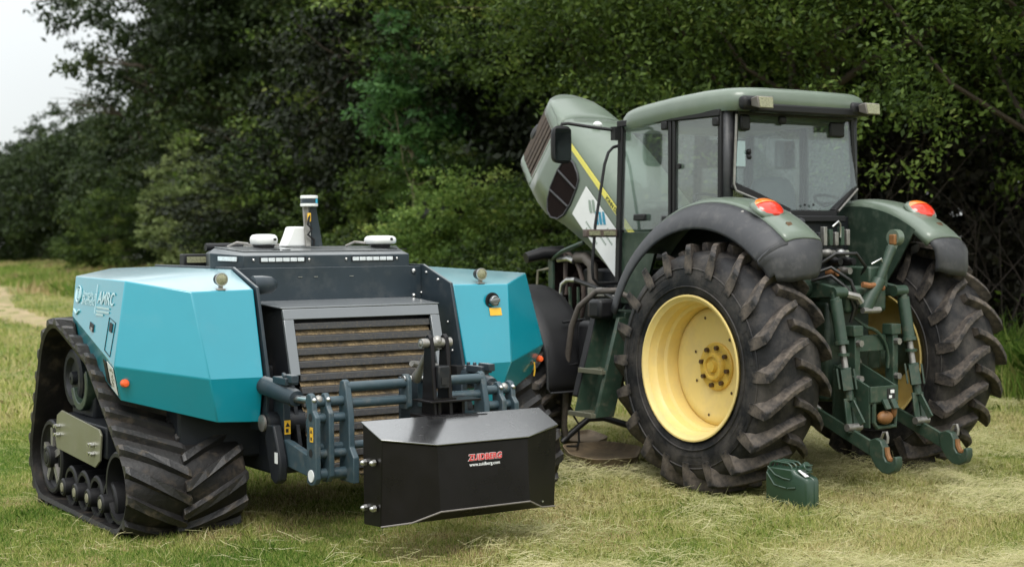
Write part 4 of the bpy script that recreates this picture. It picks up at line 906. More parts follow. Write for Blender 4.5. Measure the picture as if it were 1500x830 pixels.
for s_ in (-1, 1):     # black mudguards over the front wheels
    arcp = [R_(70 + 118 * i / 20) for i in range(21)]
    g = MB().sheet([[(s_ * x, 2.66 - r * -math.cos(t) * 1.0, .60 + r * math.sin(t)) for x, r in ((.70, .765), (.72, .785), (.80, .79), (1.05, .79), (1.16, .785), (1.18, .765))] for t in arcp])
    o = g.build('mudguard', 'black_plastic', tractor, smooth=60); o.modifiers.new('Solid', 'SOLIDIFY').thickness = .012
    e_ = MB().tube([(s_ * x, 1.876, z) for x, z in ((.71, .9), (.71, .53), (.73, .495), (1.15, .495), (1.175, .53), (1.175, .9))], .009, 6).build('mudguard_edge', 'fender_rubber', o)
    st2 = MB()
    for z in (.72, 1.08): st2.tube([(s_ * .95, 1.87 + (.02 if z < 1 else .1), z), (s_ * .72, 1.86 + (.02 if z < 1 else .1), z + .02)], .012, 6)
    st2.build('mudguard_stay', 'black_plastic', o)
# steps
ld_ = empty('steps', (0, 0, 0), 0, tractor)
def lx(z): return -1.09 - (1.118 - z) * .30
for y, nm, m_, w_ in ((1.36, 'step_rail', 'black_plastic', .07), (1.05, 'step_rail', 'green_link', .04)):
    MB().prism([(lx(z) + dx, y, z) for z, dx in ((1.16, .02), (.52 if y > 1.2 else .37, .02), (.50 if y > 1.2 else .37, .20), (1.16, .20))], (0, w_, 0)).build(nm, m_, ld_, bevel=.006)
MB().prism([(lx(z) + dx, 1.09, z) for z, dx in ((1.16, .18), (.40, .18), (.40, .20), (1.16, .20))], (0, .27, 0)).build('step_back', 'green_link', ld_)
MB().prism([(lx(z) + dx, 1.355, z) for z, dx in ((1.16, .03), (.40, .03), (.40, .20), (1.16, .20))], (0, .008, 0)).build('step_side', 'green_link', ld_)
for z in (.74, .40):
    t_ = MB().box(lx(z) - .01, lx(z) + .20, 1.06, 1.09, z - .03, z).box(lx(z) - .01, lx(z) + .2, 1.34, 1.37, z - .03, z).box(lx(z) - .03, lx(z) - .005, 1.06, 1.37, z - .03, z + .008).box(lx(z) + .18, lx(z) + .20, 1.06, 1.37, z - .03, z)
    for k in range(5): t_.bar((lx(z), 1.09 + .05 * k, z - .012), (lx(z) + .19, 1.12 + .05 * k, z - .012), .012, .022)
    t_.build('step_tread', 'khaki_plate', ld_, bevel=.002)
MB().box(-1.14, -.93, 1.20, 1.36, 1.14, 1.30).build('step_knob', 'black_plastic', ld_, bevel=.03)
MB().box(-1.0, -.7, 1.05, 1.5, 1.14, 1.20).build('step_platform', 'green_dark', ld_, bevel=.01)
MB().box(-.9, -.4, 1.0, 1.85, .62, 1.1).build('fuel_tank', 'black_plastic', tractor, bevel=.05)

# ---- hoses hanging down to the ground
MB().tube([(-.72, 1.35, 1.30), (-.80, 1.42, 1.36), (-.88, 1.58, 1.35), (-.93, 1.76, 1.22), (-.95, 1.84, 1.05), (-.95, 1.90, .80), (-.93, 1.96, .45), (-.92, 2.0, .20), (-.88, 2.02, .06)], .026, 10).build('drain_hose', 'hose_brown', tractor, smooth=60)
MB().tube([(-.42, 2.72, 1.30), (-.60, 2.45, 1.20), (-.80, 2.15, .95), (-.90, 2.0, .62), (-.93, 1.98, .55), (-.93, 2.0, .3), (-.90, 2.05, .05)], .018, 8).build('engine_hose', 'hose_black', tractor, smooth=60)
MB().tube([(-.93, 2.02, .05), (-.85, 2.0, .12), (-.7, 1.95, .24), (-.6, 1.85, .25), (-.5, 1.65, .2), (-.42, 1.45, .10), (-.42, 1.40, .09), (-.5, 1.45, .2), (-.62, 1.52, .40), (-.7, 1.5, .6)], .028, 10).build('ground_hose', 'hose_black', tractor, smooth=60)
MB().tube([(-.95, 2.0, .30), (-.85, 2.02, .33), (-.78, 1.98, .2), (-.80, 1.95, .05), (-.9, 1.85, .03), (-1.0, 1.85, .04)], .010, 6).build('thin_hose', 'hose_black', tractor)

# ---- rear transmission and linkage
MB().box(-.24, .22, -.42, .3, .55, 1.30).build('transmission', 'green_dark', tractor, bevel=.03)
MB().box(-.22, .21, -.60, -.2, 1.22, 1.42).build('lift_housing', 'green_link', tractor, bevel=.03)
MB().box(.0, .20, -.62, -.25, 1.40, 1.56).build('top_bracket', 'green_link', tractor, bevel=.015)
MB().cyl((-.42, -.30, 1.40), (.42, -.30, 1.40), .07, n=18).build('rocker_shaft', 'green_dark', tractor)
MB().cyl((0, -.40, .82), (0, -.48, .82), .07, n=18).lathe([(0, .035), (-.02, .035)], (0, -.48, .82), 'y', 12, True).build('pto_shaft', 'steel_dull', tractor)
pg = MB().tube([(-.12, -.55, 1.2)] + [(-.05 + .25 * math.sin(t), -.62, .86 + .25 * math.cos(t)) for t in [.1 + PI * .55 * k / 10 for k in range(11)]], .012, 6).build('pto_guard', 'green_link', tractor)
for x in (-.17, .235):
    g = MB().box(x - .028, x + .028, -.66, -.58, .62, 1.12).box(x - .05, x + .05, -.67, -.57, 1.05, 1.13).build('guide_plate', 'green_link', tractor, bevel=.006)
    for z in (.74, 1.0): MB().cyl((x, -.66, z), (x, -.70, z), .026, n=6).build('bolt', 'steel_dull', g)
MB().box(-.14, .2, -.60, -.55, .93, 1.05).build('cross_plate', 'green_link', tractor, bevel=.004)
for s_ in (-1, 1):
    MB().prism([(s_ * .29, y, z) for y, z in ((-.24, 1.46), (-.30, 1.475), (-.62, 1.41), (-.66, 1.375), (-.63, 1.34), (-.30, 1.32), (-.22, 1.36))], (s_ * .05, 0, 0)).build('lift_arm', 'green_link', tractor, bevel=.010)
    MB().cyl((s_ * .26, -.615, 1.375), (s_ * .385, -.615, 1.375), .042, n=16).build('lift_pin', 'green_link', tractor)
    p0, p1 = Vector((s_ * .36, -.61, 1.38)), Vector((s_ * .36, -.80, .40))
    def al(q): return p0.lerp(p1, q)
    r1 = MB().tube([al(0), al(.05), al(.06), al(.36), al(.365), al(.39), al(.395)], [.03, .034, .046, .046, .055, .055, .03], 14).build('lift_rod', 'green_link', tractor, smooth=40)
    MB().tube([al(.39), al(.60)], .024, 12).build('rod_thread', 'steel_dull', r1)
    MB().lathe([(0, .045), (.02, .045)], al(.47), 'z', 12, True).build('lock_nut', 'green_link', r1)
    tr_ = MB()
    c = al(.66); tr_.tube([al(.56), al(.72)], .042, 12)
    for k in range(4):
        t = PI / 4 + PI / 2 * k; d_ = Vector((math.cos(t), math.sin(t), 0)); tr_.bar(al(.565) + d_ * .06, al(.715) + d_ * .06, .012, .07, (-math.sin(t), math.cos(t), 0))
    tr_.build('turnbuckle', 'green_link', r1)
    fk = MB().tube([al(.72), al(.80)], .034, 10)
    for dx in (-.032, .032): fk.bar(al(.78) + Vector((dx, 0, 0)), al(1.0) + Vector((dx * 1.15, 0, -.03)), .016, .055, (1, 0, 0))
    fk.bar(al(.80) + Vector((0, -.02, 0)), al(.98) + Vector((0, -.09, .02)), .05, .018, (1, 0, 0))
    fk.build('rod_fork', 'green_link', r1, bevel=.004)
    MB().cyl(al(.99) + Vector((-.07, 0, 0)), al(.99) + Vector((.07, 0, 0)), .028, n=12).build('fork_pin', 'steel_dull', r1)
    ll = MB().prism([(s_ * .385, y, z) for y, z in ((.10, .62), (.06, .66), (-.50, .507), (-1.02, .318), (-1.05, .22), (-1.0, .215), (-.50, .405), (.1, .56))], (-s_ * .026, 0, 0)).build('lower_link', 'green_link', tractor, bevel=.005)
    # claw hook: C outline
    co = [(-.98, .335), (-1.04, .36), (-1.09, .345), (-1.115, .30), (-1.118, .24), (-1.14, .205), (-1.175, .20), (-1.20, .215), (-1.205, .245), (-1.235, .245), (-1.24, .19), (-1.215, .14), (-1.16, .115), (-1.10, .12), (-1.04, .16), (-.99, .23)]
    hk = MB().prism([(s_ * .405, y, z) for y, z in co], (-s_ * .065, 0, 0)).build('claw_hook', 'green_link', tractor, bevel=.008)
    MB().tube([(s_ * .372, -1.12, .30), (s_ * .372, -1.128, .25), (s_ * .372, -1.15, .213), (s_ * .372, -1.18, .212)], .020, 8).build('hook_wear', 'rust_orange', hk)
    MB().tube([(s_ * .372, -1.06, .34), (s_ * .372, -1.09, .40), (s_ * .372, -1.12, .405), (s_ * .372, -1.13, .37), (s_ * .372, -1.125, .33)], .011, 7).build('hook_latch', 'steel_dull', hk)
    MB().tube([(s_ * .33, -.1, .70), (s_ * .34, -.45, .50)], .018, 8).build('sway_chain', 'steel_dull', tractor)
MB().tube([(-.42, -.48, .50), (-.44, -.40, .52), (-.43, -.32, .50), (-.41, -.40, .48)], .022, 8).build('chain_shackle', 'rust', tractor)
# drawbar hitch box, open on top
hbx = MB()
x0, x1, y0, y1 = -.27, .02, -.86, -.52
hbx.box(x0, x1, y0 - .018, y0, .585, .70)
for x in (x0, x1 - .018): hbx.prism([(x, y0, .40), (x, y0, .70), (x, y1, .84), (x, y1, .40)], (.018, 0, 0))
hbx.prism([(x0 + .02, y1 + .02, .40), (x0 + .02, y1 + .02, .80), (x0 + .14, y1 + .02, .86), (x1 - .02, y1 + .02, .80), (x1 - .02, y1 + .02, .40)], (0, .02, 0)); hbx.box(x0 + .018, x1 - .018, y0, y1, .57, .585)
hb = hbx.build('hitch_box', 'green_link', tractor, bevel=.003)
MB().box(-.10, -.02, y0 - .022, y0 - .0185, .60, .68).build('rating_plate', 'black_print', hb)
MB().box(-.085, -.055, y0 - .0245, y0 - .0225, .61, .63).box(-.07, -.03, y0 - .0245, y0 - .0225, .645, .67).build('plate_print', 'white_paint', hb)
MB().tube([(-.22, y0, .58), (-.22, y0, .44), (-.19, y0 - .0, .40), (-.0, y0, .40), (.01, y0, .58)], .018, 8).build('hitch_yoke', 'green_link', hb)
MB().ball((-.12, y0 - .015, .47), .075, .045, .05, 14, 10).ball((-.04, y0 - .03, .52), .022, .022, .055, 10, 8).build('hitch_ball', 'rust_orange', hb)
for x in (-.13, -.05): MB().bar((x, y0 - .06, .535), (x, y0 - .02, .60), .016, .05, (1, 0, 0)).build('hitch_rib', 'green_link', hb)
# top link parked upright, valves and couplers above the housing
tlk = MB().tube([(-.06, -.62, 1.24), (.0, -.64, 1.36), (.07, -.65, 1.46), (.075, -.65, 1.47), (.12, -.66, 1.57), (.19, -.66, 1.70)], [.06, .052, .05, .036, .034, .04], 12).build('top_link', 'green_link', tractor, smooth=40)
MB().lathe([(-.03, .02), (-.03, .062), (.03, .062), (.03, .02)], (.232, -.66, 1.775), 'x', 20, True).bar((.15, -.66, 1.62), (.22, -.66, 1.74), .05, .045, (1, 0, 0)).build('link_eye', 'green_paint', tlk)
MB().box(.18, .21, -.70, -.64, 1.72, 1.80).build('eye_wear', 'rust_orange', tlk, bevel=.01)
MB().cyl((-.12, -.66, 1.24), (.06, -.66, 1.24), .024, n=10).build('link_pin', 'steel_dull', tlk)
random.seed(11)
vb_ = MB().box(-.30, -.04, -.40, -.26, 1.56, 1.82).build('valve_bank', 'dark_slate', tractor, bevel=.01)
for k in range(5):
    x = -.29 + .06 * k
    MB().box(x, x + .035, -.44, -.40, 1.72, 1.86 - .02 * (k % 3)).build('valve_lever', 'green_link' if k % 2 else 'steel_dull', vb_, bevel=.004)
for k, (x, z, m_) in enumerate(((-.27, 1.66, 'steel_dull'), (-.20, 1.60, 'black_plastic'), (-.13, 1.66, 'steel'), (-.06, 1.60, 'black_plastic'), (-.23, 1.52, 'rust'), (-.10, 1.53, 'steel_dull'))):
    MB().lathe([(0, .034), (-.05, .034), (-.06, .026), (-.10, .026)], (x, -.42, z), 'y', 14, True).build('coupler', m_, vb_, smooth=40)
for k, pth in enumerate((
    [(-.36, -.42, 1.56), (-.28, -.55, 1.66), (-.12, -.60, 1.66), (-.0, -.58, 1.56), (.02, -.50, 1.46)],
    [(-.40, -.40, 1.50), (-.30, -.52, 1.56), (-.18, -.60, 1.46), (-.12, -.62, 1.30), (-.12, -.58, 1.20)],
    [(-.38, -.40, 1.46), (-.30, -.52, 1.50), (-.21, -.60, 1.40), (-.16, -.62, 1.26), (-.16, -.58, 1.15)],
    [(.02, -.62, 1.58), (.08, -.66, 1.62), (.12, -.64, 1.56)], [(-.20, -.44, 1.86), (-.16, -.46, 1.90), (-.12, -.44, 1.88), (-.12, -.44, 1.78)])):
    MB().tube(pth, .014 if k < 3 else .008, 7).build('hydraulic_hose', 'hose_black' if k < 3 else 'steel', tractor, smooth=60)
MB().tube([(-.10, -.64, 1.43), (-.04, -.66, 1.42), (.03, -.66, 1.425), (.1, -.66, 1.40)], .022, 8).build('lock_pin', 'rust', tractor)
MB().tube([(-.24, -.62, 1.36), (-.17, -.66, 1.34), (-.14, -.66, 1.30)], .03, 8).build('sensor', 'steel_dull', tractor)
MB().box(-.60, -.28, -.2, .2, .72, .95).box(.28, .60, -.2, .2, .72, .95).build('axle_housing', 'green_dark', tractor, bevel=.04)

# ------------------------------------------------------------------ JERRY CAN, DRAIN PANS
def solve_frame(p, q):      # two ground points in world: origin and z-rotation
    return (p[0], p[1], 0), math.atan2(q[1] - p[1], q[0] - p[0])
loc, rz = solve_frame((1.722, 10.28), (1.975, 10.00))
can = empty('jerry_can', (loc[0], loc[1], -.066), rz)
tag(can, 'dark green metal jerry can standing on the cut grass behind the tractor wheel', 'jerry can')
Lc, Tc, Hc = .365, .139, .295
prof = [(.012, 0), (Lc - .02, 0), (Lc, .02), (Lc, .20), (Lc - .012, .225), (.255, Hc - .035), (.245, Hc - .02), (.225, Hc - .012), (.04, Hc - .012), (.012, Hc - .03), (0, Hc - .06), (0, .015)]
rs = []
for y, ins in ((0, .022), (.006, .010), (.016, .002), (.030, 0), (Tc / 2 - .008, 0), (Tc / 2 - .004, .006), (Tc / 2 + .004, .006), (Tc / 2 + .008, 0), (Tc - .03, 0), (Tc - .016, .002), (Tc - .006, .010), (Tc, .022)):
    cx_, cz_ = Lc * .48, Hc * .45
    rs.append([(cx_ + (x - cx_) * (1 - ins / .17), y, cz_ + (z - cz_) * (1 - ins / .15) + .002) for x, z in prof])
body_c = MB().rings(rs).build('can_body', 'can_green', can, bevel=.004, smooth=40)
em_ = MB()
for yy, sgn in ((-.002, 1), (Tc + .002, -1)):
    for pth in ([(.02, .245), (.085, .165), (.115, .160)], [(.12, .158), (.185, .150)], [(.20, .150), (.265, .160)], [(.03, .285), (.09, .235), (.16, .215), (.22, .21)], [(.075, .012), (.085, .06), (.18, .055), (.24, .03)]):
        em_.tube([(x, yy, z) for x, z in pth], .0065, 6)
em_.build('pressed_rib', 'can_green', can, smooth=60)
MB().prism([(.055, -.0035, .278), (.225, -.0035, .272), (.24, -.0035, .222), (.17, -.0035, .219), (.10, -.0035, .243)], (0, .003, 0)).build('panel_recess', 'can_green', can)
for k, y in enumerate((.018, Tc / 2, Tc - .018)):
    MB().tube([(.03, y, Hc - .02), (.045, y, Hc + .015), (.07, y, Hc + .027), (.19, y, Hc + .022), (.215, y, Hc + .005), (.22, y, Hc - .02)], .0085, 8).build('carry_handle', 'can_green', can, smooth=60)
cp = MB().tube([(.255, Tc / 2, Hc - .035), (.29, Tc / 2, Hc - .005)], .034, 16).tube([(.285, Tc / 2, Hc - .01), (.315, Tc / 2, Hc + .01)], .038, 16).build('spout_cap', 'can_green', can, bevel=.004)
MB().bar((.235, Tc / 2, Hc + .0), (.335, Tc / 2, Hc + .018), .05, .012).bar((.325, Tc / 2 - .03, Hc - .03), (.325, Tc / 2 + .03, Hc - .03), .012, .012).build('cap_lever', 'can_green', cp, bevel=.003)
MB().prism([(.272, .012, .2775), (.335, .012, .2385), (.335, .05, .2385), (.272, .05, .2775)], (.003, 0, .004)).build('label', 'white_paint', can)

def pan(name, pts, h, label):
    cx_ = sum(p[0] for p in pts) / len(pts); cy_ = sum(p[1] for p in pts) / len(pts)
    e = empty(name, (cx_, cy_, 0)); tag(e, label, 'tray')
    P_ = [Vector((p[0] - cx_, p[1] - cy_, 0)) for p in pts]
    # round the corners
    Q = []
    n = len(P_)
    for i in range(n):
        a, b, c = P_[i - 1], P_[i], P_[(i + 1) % n]
        for k in range(5):
            t = k / 4; q0 = b.lerp(a, .22 * (1 - t)); q1 = b.lerp(c, .22 * t); Q.append((q0 + q1) / 2 if k in (1, 2, 3) else (q0 if k == 0 else q1))
    rg = lambda s_, z: [(p.x * s_, p.y * s_, z) for p in Q]
    MB().rings([rg(.93, .0), rg(1.0, h * .8), rg(1.03, h), rg(.985, h), rg(.95, h * .75), rg(.88, h * .45), rg(.55, h * .38)], cap=True).build('tray_body', 'wood_pan', e, bevel=.004, smooth=50)
    e.location.z = -.055; return e
def tw(x, y):
    c, s = math.cos(TR_ROT), math.sin(TR_ROT); return (TR_LOC[0] + x * c - y * s, TR_LOC[1] + x * s + y * c)
pan('drain_pan', [tw(-.98, 1.95), tw(-1.29, 1.40), tw(-1.31, 1.05), tw(-.96, .95), tw(-.52, 1.45), tw(-.55, 1.90)], .10, 'brown stained drain pan lying under the tractor step, nearest the big yellow-rimmed wheel')
pan('drain_pan', [tw(-.66, 2.42), tw(-.50, 2.12), tw(-.16, 2.36), tw(.02, 2.9), tw(-.24, 2.86)], .06, 'smaller brown board half hidden behind the drain pan and hoses')
#ENV
# ------------------------------------------------------------------ GROUND
def sheet_grid(name, x0, x1, y0, y1, nx, ny, m, zf=None):
    xs = np.linspace(x0, x1, nx); ys = np.linspace(y0, y1, ny) if not isinstance(ny, np.ndarray) else ny
    X, Y = np.meshgrid(xs, ys); Z = zf(X, Y) if zf else X * 0
    v = np.stack([X, Y, Z], -1).reshape(-1, 3); n, k = len(ys), len(xs)
    i = np.arange(n * k).reshape(n, k); f = np.stack([i[:-1, :-1], i[:-1, 1:], i[1:, 1:], i[1:, :-1]], -1).reshape(-1, 4)
    me = bpy.data.meshes.new(name); me.from_pydata(v.tolist(), [], f.tolist()); me.shade_smooth(); me.materials.append(m)
    o = bpy.data.objects.new(name, me); COL.objects.link(o); o['kind'] = 'structure'; return o
gmat = bpy.data.materials.new('field'); gmat.use_nodes = True
n = gmat.node_tree.nodes; l = gmat.node_tree.links.new; b = n['Principled BSDF']; tcg = n.new('ShaderNodeTexCoord')
def noise(sc, det=6, ro=.6, vec=None, dist=0):
    x = n.new('ShaderNodeTexNoise'); x.inputs['Scale'].default_value = sc; x.inputs['Detail'].default_value = det; x.inputs['Roughness'].default_value = ro; x.inputs['Distortion'].default_value = dist
    l(vec or tcg.outputs['Object'], x.inputs['Vector']); return x.outputs[0]
def ramp(src, stops):
    x = n.new('ShaderNodeValToRGB'); e = x.color_ramp.elements
    e[0].position, e[0].color = stops[0][0], (*stops[0][1], 1); e[1].position, e[1].color = stops[-1][0], (*stops[-1][1], 1)
    for p, c in stops[1:-1]: q = e.new(p); q.color = (*c, 1)
    l(src, x.inputs[0]); return x.outputs[0]
def mixc(f, a, c):
    x = n.new('ShaderNodeMix'); x.data_type = 'RGBA'
    if isinstance(f, float): x.inputs['Factor'].default_value = f
    else: l(f, x.inputs['Factor'])
    l(a, x.inputs['A']); l(c, x.inputs['B']); return x.outputs['Result']
stretch = n.new('ShaderNodeMapping'); stretch.inputs['Scale'].default_value = (1, .35, 1); stretch.inputs['Rotation'].default_value = (0, 0, R_(20)); l(tcg.outputs['Object'], stretch.inputs[0])
fine = ramp(noise(38, 8, .75), [(.3, (.075, .075, .028)), (.45, (.19, .19, .065)), (.6, (.31, .285, .12)), (.75, (.46, .39, .20))])
green = ramp(noise(30, 8, .75), [(.3, (.045, .065, .016)), (.5, (.13, .17, .042)), (.7, (.25, .26, .085))])
soil = ramp(noise(25, 8, .7), [(.3, (.05, .035, .022)), (.6, (.14, .095, .055)), (.75, (.24, .18, .10))])
big = n.new('ShaderNodeMapRange'); big.inputs[1].default_value = .42; big.inputs[2].default_value = .6; l(noise(.55, 5, .6, stretch.outputs[0]), big.inputs[0])
mid = n.new('ShaderNodeMapRange'); mid.inputs[1].default_value = .55; mid.inputs[2].default_value = .7; mid.inputs[4].default_value = .75; l(noise(1.7, 6, .65), mid.inputs[0])
c1 = mixc(big.outputs[0], fine, green); c2 = mixc(mid.outputs[0], c1, soil); l(c2, b.inputs['Base Color']); b.inputs['Roughness'].default_value = .95; b.inputs['Specular IOR Level'].default_value = .1
bp = n.new('ShaderNodeBump'); bp.inputs['Strength'].default_value = .8; bp.inputs['Distance'].default_value = .03; l(noise(45, 8, .75), bp.inputs['Height']); l(bp.outputs[0], b.inputs['Normal'])
ys = np.concatenate([np.linspace(-60, 0, 8), np.linspace(2, 40, 160), np.linspace(41, 160, 90), np.linspace(170, 1500, 30)])
sheet_grid('ground', -1, 1, 0, 1, 2, np.array([0, 1.]), gmat)  # placeholder replaced below
bpy.data.objects.remove(bpy.data.objects['ground'])
def edgeX(y): return 6 - .41 * (y - 17.5)                     # the wood's edge
def gz(x, y):
    z = .018 * np.sin(x * 1.9 + 1.3 * np.sin(y * .8)) * np.sin(y * 2.3 + x) + .012 * np.sin(x * 5.1 + y * 3.7)
    near = np.clip((np.hypot(x, y) - 4) / 20, 0, 1)
    d = np.clip((x - edgeX(y)) , 0, 14)                       # bank rising under the trees
    z = z + .065 * np.clip(x - edgeX(y) + 9, 0, 9) * np.clip((y - 34) / 25, 0, 1) * np.clip((250 - y) / 90, 0, 1)
    z = z + .05 * np.exp(-((x - 1.93) ** 2 + (y - 10.2) ** 2) / .16)
    return z * .9 + .10 * np.maximum(d - .5, 0) * np.clip((y - 12) / 4, 0, 1) - .098 - .012 * np.clip((.9 - x) / .8, 0, 1) * np.clip((15 - y) / 3, 0, 1)
xs_ = 60
sheet_grid('ground', -700, 700, 0, 1, 2, np.array([0, 1.]), gmat); bpy.data.objects.remove(bpy.data.objects['ground'])
def ground():
    gx = np.concatenate([np.linspace(-900, -45, 12), np.linspace(-42, 34, 230), np.linspace(37, 900, 12)])
    X, Y = np.meshgrid(gx, ys); Z = gz(X, Y); n_, k = X.shape
    v = np.stack([X, Y, Z], -1).reshape(-1, 3); i = np.arange(n_ * k).reshape(n_, k)
    f = np.stack([i[:-1, :-1], i[:-1, 1:], i[1:, 1:], i[1:, :-1]], -1).reshape(-1, 4)
    me = bpy.data.meshes.new('ground'); me.from_pydata(v.tolist(), [], f.tolist()); me.shade_smooth(); me.materials.append(gmat)
    o = bpy.data.objects.new('ground', me); COL.objects.link(o); o['kind'] = 'structure'
ground()
mat('path_soil', (.36, .275, .175), .95, var=.3, scale=1.5, bump=.5, bscale=12, dust=((.22, .23, .08), .44, .6, 1.3, .8), spec=.1)
pth = [(-60, 160), (-28.5, 80), (-20.3, 58.5), (-15.8, 46), (-12.2, 38), (-9.0, 32), (-5.5, 26)]
pw = [1.0, .9, .8, .72, .65, .55, .3]
def path_sheet():
    P = np.array(pth); t = np.linspace(0, len(P) - 1, 90); px = np.interp(t, range(len(P)), P[:, 0]); py = np.interp(t, range(len(P)), P[:, 1]); w_ = np.interp(t, range(len(P)), pw)
    rng = np.random.default_rng(4); d = np.gradient(np.stack([px, py], 1), axis=0); d /= np.linalg.norm(d, axis=1)[:, None]; nx, ny = d[:, 1], -d[:, 0]
    rows = []
    for i in range(90):
        a = w_[i] * (1 + rng.normal() * .14); c = w_[i] * (1 + rng.normal() * .14)
        row = []
        for q in np.linspace(-a, c, 7):
            x, y = px[i] + nx[i] * q, py[i] + ny[i] * q; row.append((x, y, float(gz(np.array(x), np.array(y))) + .012))
        rows.append(row)
    o = MB().sheet(rows).build('path', 'path_soil', smooth=60); o['kind'] = 'structure'
path_sheet()

# ------------------------------------------------------------------ foliage meshes (numpy)
def quad_mesh(name, v, tint, m, per=4):
    nq = len(v) // per; me = bpy.data.meshes.new(name)
    me.vertices.add(len(v)); me.vertices.foreach_set('co', v.astype(np.float32).ravel())
    me.loops.add(nq * per); me.loops.foreach_set('vertex_index', np.arange(nq * per, dtype=np.int32))
    me.polygons.add(nq); me.polygons.foreach_set('loop_start', np.arange(0, nq * per, per, dtype=np.int32)); me.polygons.foreach_set('loop_total', np.full(nq, per, dtype=np.int32))
    a = me.attributes.new('tint', 'FLOAT', 'FACE'); a.data.foreach_set('value', tint.astype(np.float32))
    me.update(calc_edges=True); me.materials.append(MATS[m]); return me
def leaves(rng, c, size, wr=.5, flat=.5):
    n_ = len(c); d = rng.normal(size=(n_, 3)); d[:, 2] = d[:, 2] * .7 - .25; d /= np.linalg.norm(d, axis=1)[:, None]
    up = rng.normal(size=(n_, 3)); up[:, 2] += flat * 2.2; s = np.cross(d, up); s /= np.linalg.norm(s, axis=1)[:, None] + 1e-9
    L_ = size * rng.uniform(.65, 1.3, n_)[:, None]; nn_ = np.cross(s, d)
    v = np.stack([c, c + d * L_ * .5 + s * L_ * wr * .5 + nn_ * L_ * .06, c + d * L_, c + d * L_ * .5 - s * L_ * wr * .5 + nn_ * L_ * .06], 1)
    return v.reshape(-1, 3)
def crown(name, m, seed, nb, per, radii, leaf, bsz, low=-.8, shell=.5, droop=0., lobes=.35, sub=9):
    """nb boughs through the crown's volume; each bough is a spray of small flat leaf clusters along its twigs"""
    rng = np.random.default_rng(seed); B = []; ph = rng.uniform(0, 6.28, 6); tries = 0
    while len(B) < nb and tries < 20000:
        tries += 1
        p = rng.normal(size=3); p /= np.linalg.norm(p)
        if p[2] < low: continue
        az = math.atan2(p[1], p[0]); q = rng.uniform(shell, 1) ** .6
        q *= 1 + lobes * (math.sin(3 * az + ph[0] + 2 * p[2]) * .5 + math.sin(5 * az + ph[1] - 4 * p[2]) * .35 + math.sin(6 * p[2] + ph[2]) * .4)
        c = p * q * np.array(radii)
        if all(np.linalg.norm((c - o) / np.array([1, 1, .75])) > bsz * .85 for o in B[-60:]): B.append(c)
    B = np.array(B); nb = len(B); cs = []; ts = []
    bt = rng.normal(0, .17, nb)
    for k in range(nb):
        outw = B[k] / (np.linalg.norm(B[k][:2]) + .3); outw[2] = 0
        R = bsz * rng.uniform(.6, 1.35); ns = max(3, int(sub * (R / bsz) ** 2))
        o = rng.normal(size=(ns, 3)) * np.array([.6, .6, .30]) * R + outw * rng.uniform(-.4, .9, ns)[:, None] * R
        o[:, 2] -= droop * np.abs(rng.normal(size=ns)) * R + .18 * (o[:, 0] ** 2 + o[:, 1] ** 2) / R
        n_ = rng.poisson(per, ns); ix = np.repeat(np.arange(ns), n_)
        lf = B[k] + o[ix] + rng.normal(size=(len(ix), 3)) * np.array([1, 1, .42]) * (R * .24)
        lf[:, 2] -= droop * .35 * np.abs(rng.normal(size=len(ix))) * R
        cs.append(lf); st = rng.normal(0, .10, ns); ts.append(.35 + bt[k] + st[ix] + rng.normal(0, .15, len(ix)))
    c = np.concatenate(cs); t = np.clip(np.concatenate(ts), 0, 1)
    return quad_mesh(name, leaves(rng, c, leaf), t, m), B
def trunk_mesh(name, m, seed, h, r, tips, lean=(0, 0), nl=9):
    rng = random.Random(seed); mb_ = MB()
    pts_ = [Vector((lean[0] * q + rng.uniform(-.04, .04) * h * q, lean[1] * q + rng.uniform(-.04, .04) * h * q, h * q)) for q in (-.02, .05, .2, .4, .6, .8, 1.0)]
    mb_.tube(pts_, [r * 1.5, r * 1.15, r * .95, r * .8, r * .6, r * .4, r * .12], 9)
    for tpt in tips[:nl]:
        q = rng.uniform(.3, .75); i = q * 5; a = pts_[1].lerp(pts_[-1], q); e = Vector(tpt); mid1 = a.lerp(e, .35) + Vector((rng.uniform(-.2, .2), rng.uniform(-.2, .2), -.05 * (e - a).length)); mid2 = a.lerp(e, .7) + Vector((0, 0, .06 * (e - a).length))
        mb_.tube([a, mid1, mid2, e], [r * .45, r * .3, r * .17, r * .04], 6)
        for _ in range(2):
            e2 = mid2 + Vector((rng.uniform(-1, 1), rng.uniform(-1, 1), rng.uniform(-.3, .8))) * (e - a).length * .35; mb_.tube([mid1.lerp(mid2, .6), (mid2 + e2) / 2, e2], [r * .14, r * .09, r * .03], 5)
    return mb_
PROTO = {}
def proto(key, m, seed, nclump, per, radii, leaf, csz, cz, th, tr, bark='bark', **kw):
    me, C = crown(key + '_crown', m, seed, nclump, per, radii, leaf, csz, **kw)
    tips = sorted([tuple(np.array(c) + (0, 0, cz)) for c in C], key=lambda c: -abs(c[0]) - abs(c[1]))[::max(1, nclump // 30)]
    to = trunk_mesh('trunk', bark, seed, th, tr, tips).build('trunk', bark, smooth=60); tm = to.data; bpy.data.objects.remove(to)
    PROTO[key] = (me, tm, cz)
def plant(name, key, x, y, label, cat='tree', s=1., sz=None, rz=0., group='trees along the edge of the wood', dz=0, off=0):
    me, tm, cz = PROTO[key]; z0 = float(gz(np.array(float(x)), np.array(float(y))))
    e = empty(name, (x, y, z0 + dz), rz); tag(e, label, cat, group); e.scale = (s, s, sz or s)
    t = bpy.data.objects.new('trunk' if cat == 'tree' else 'stem', tm); COL.objects.link(t); t.parent = e
    c = bpy.data.objects.new('crown' if cat == 'tree' else 'foliage', me); COL.objects.link(c); c.parent = e; c.location = (0, 0, cz)
    return e
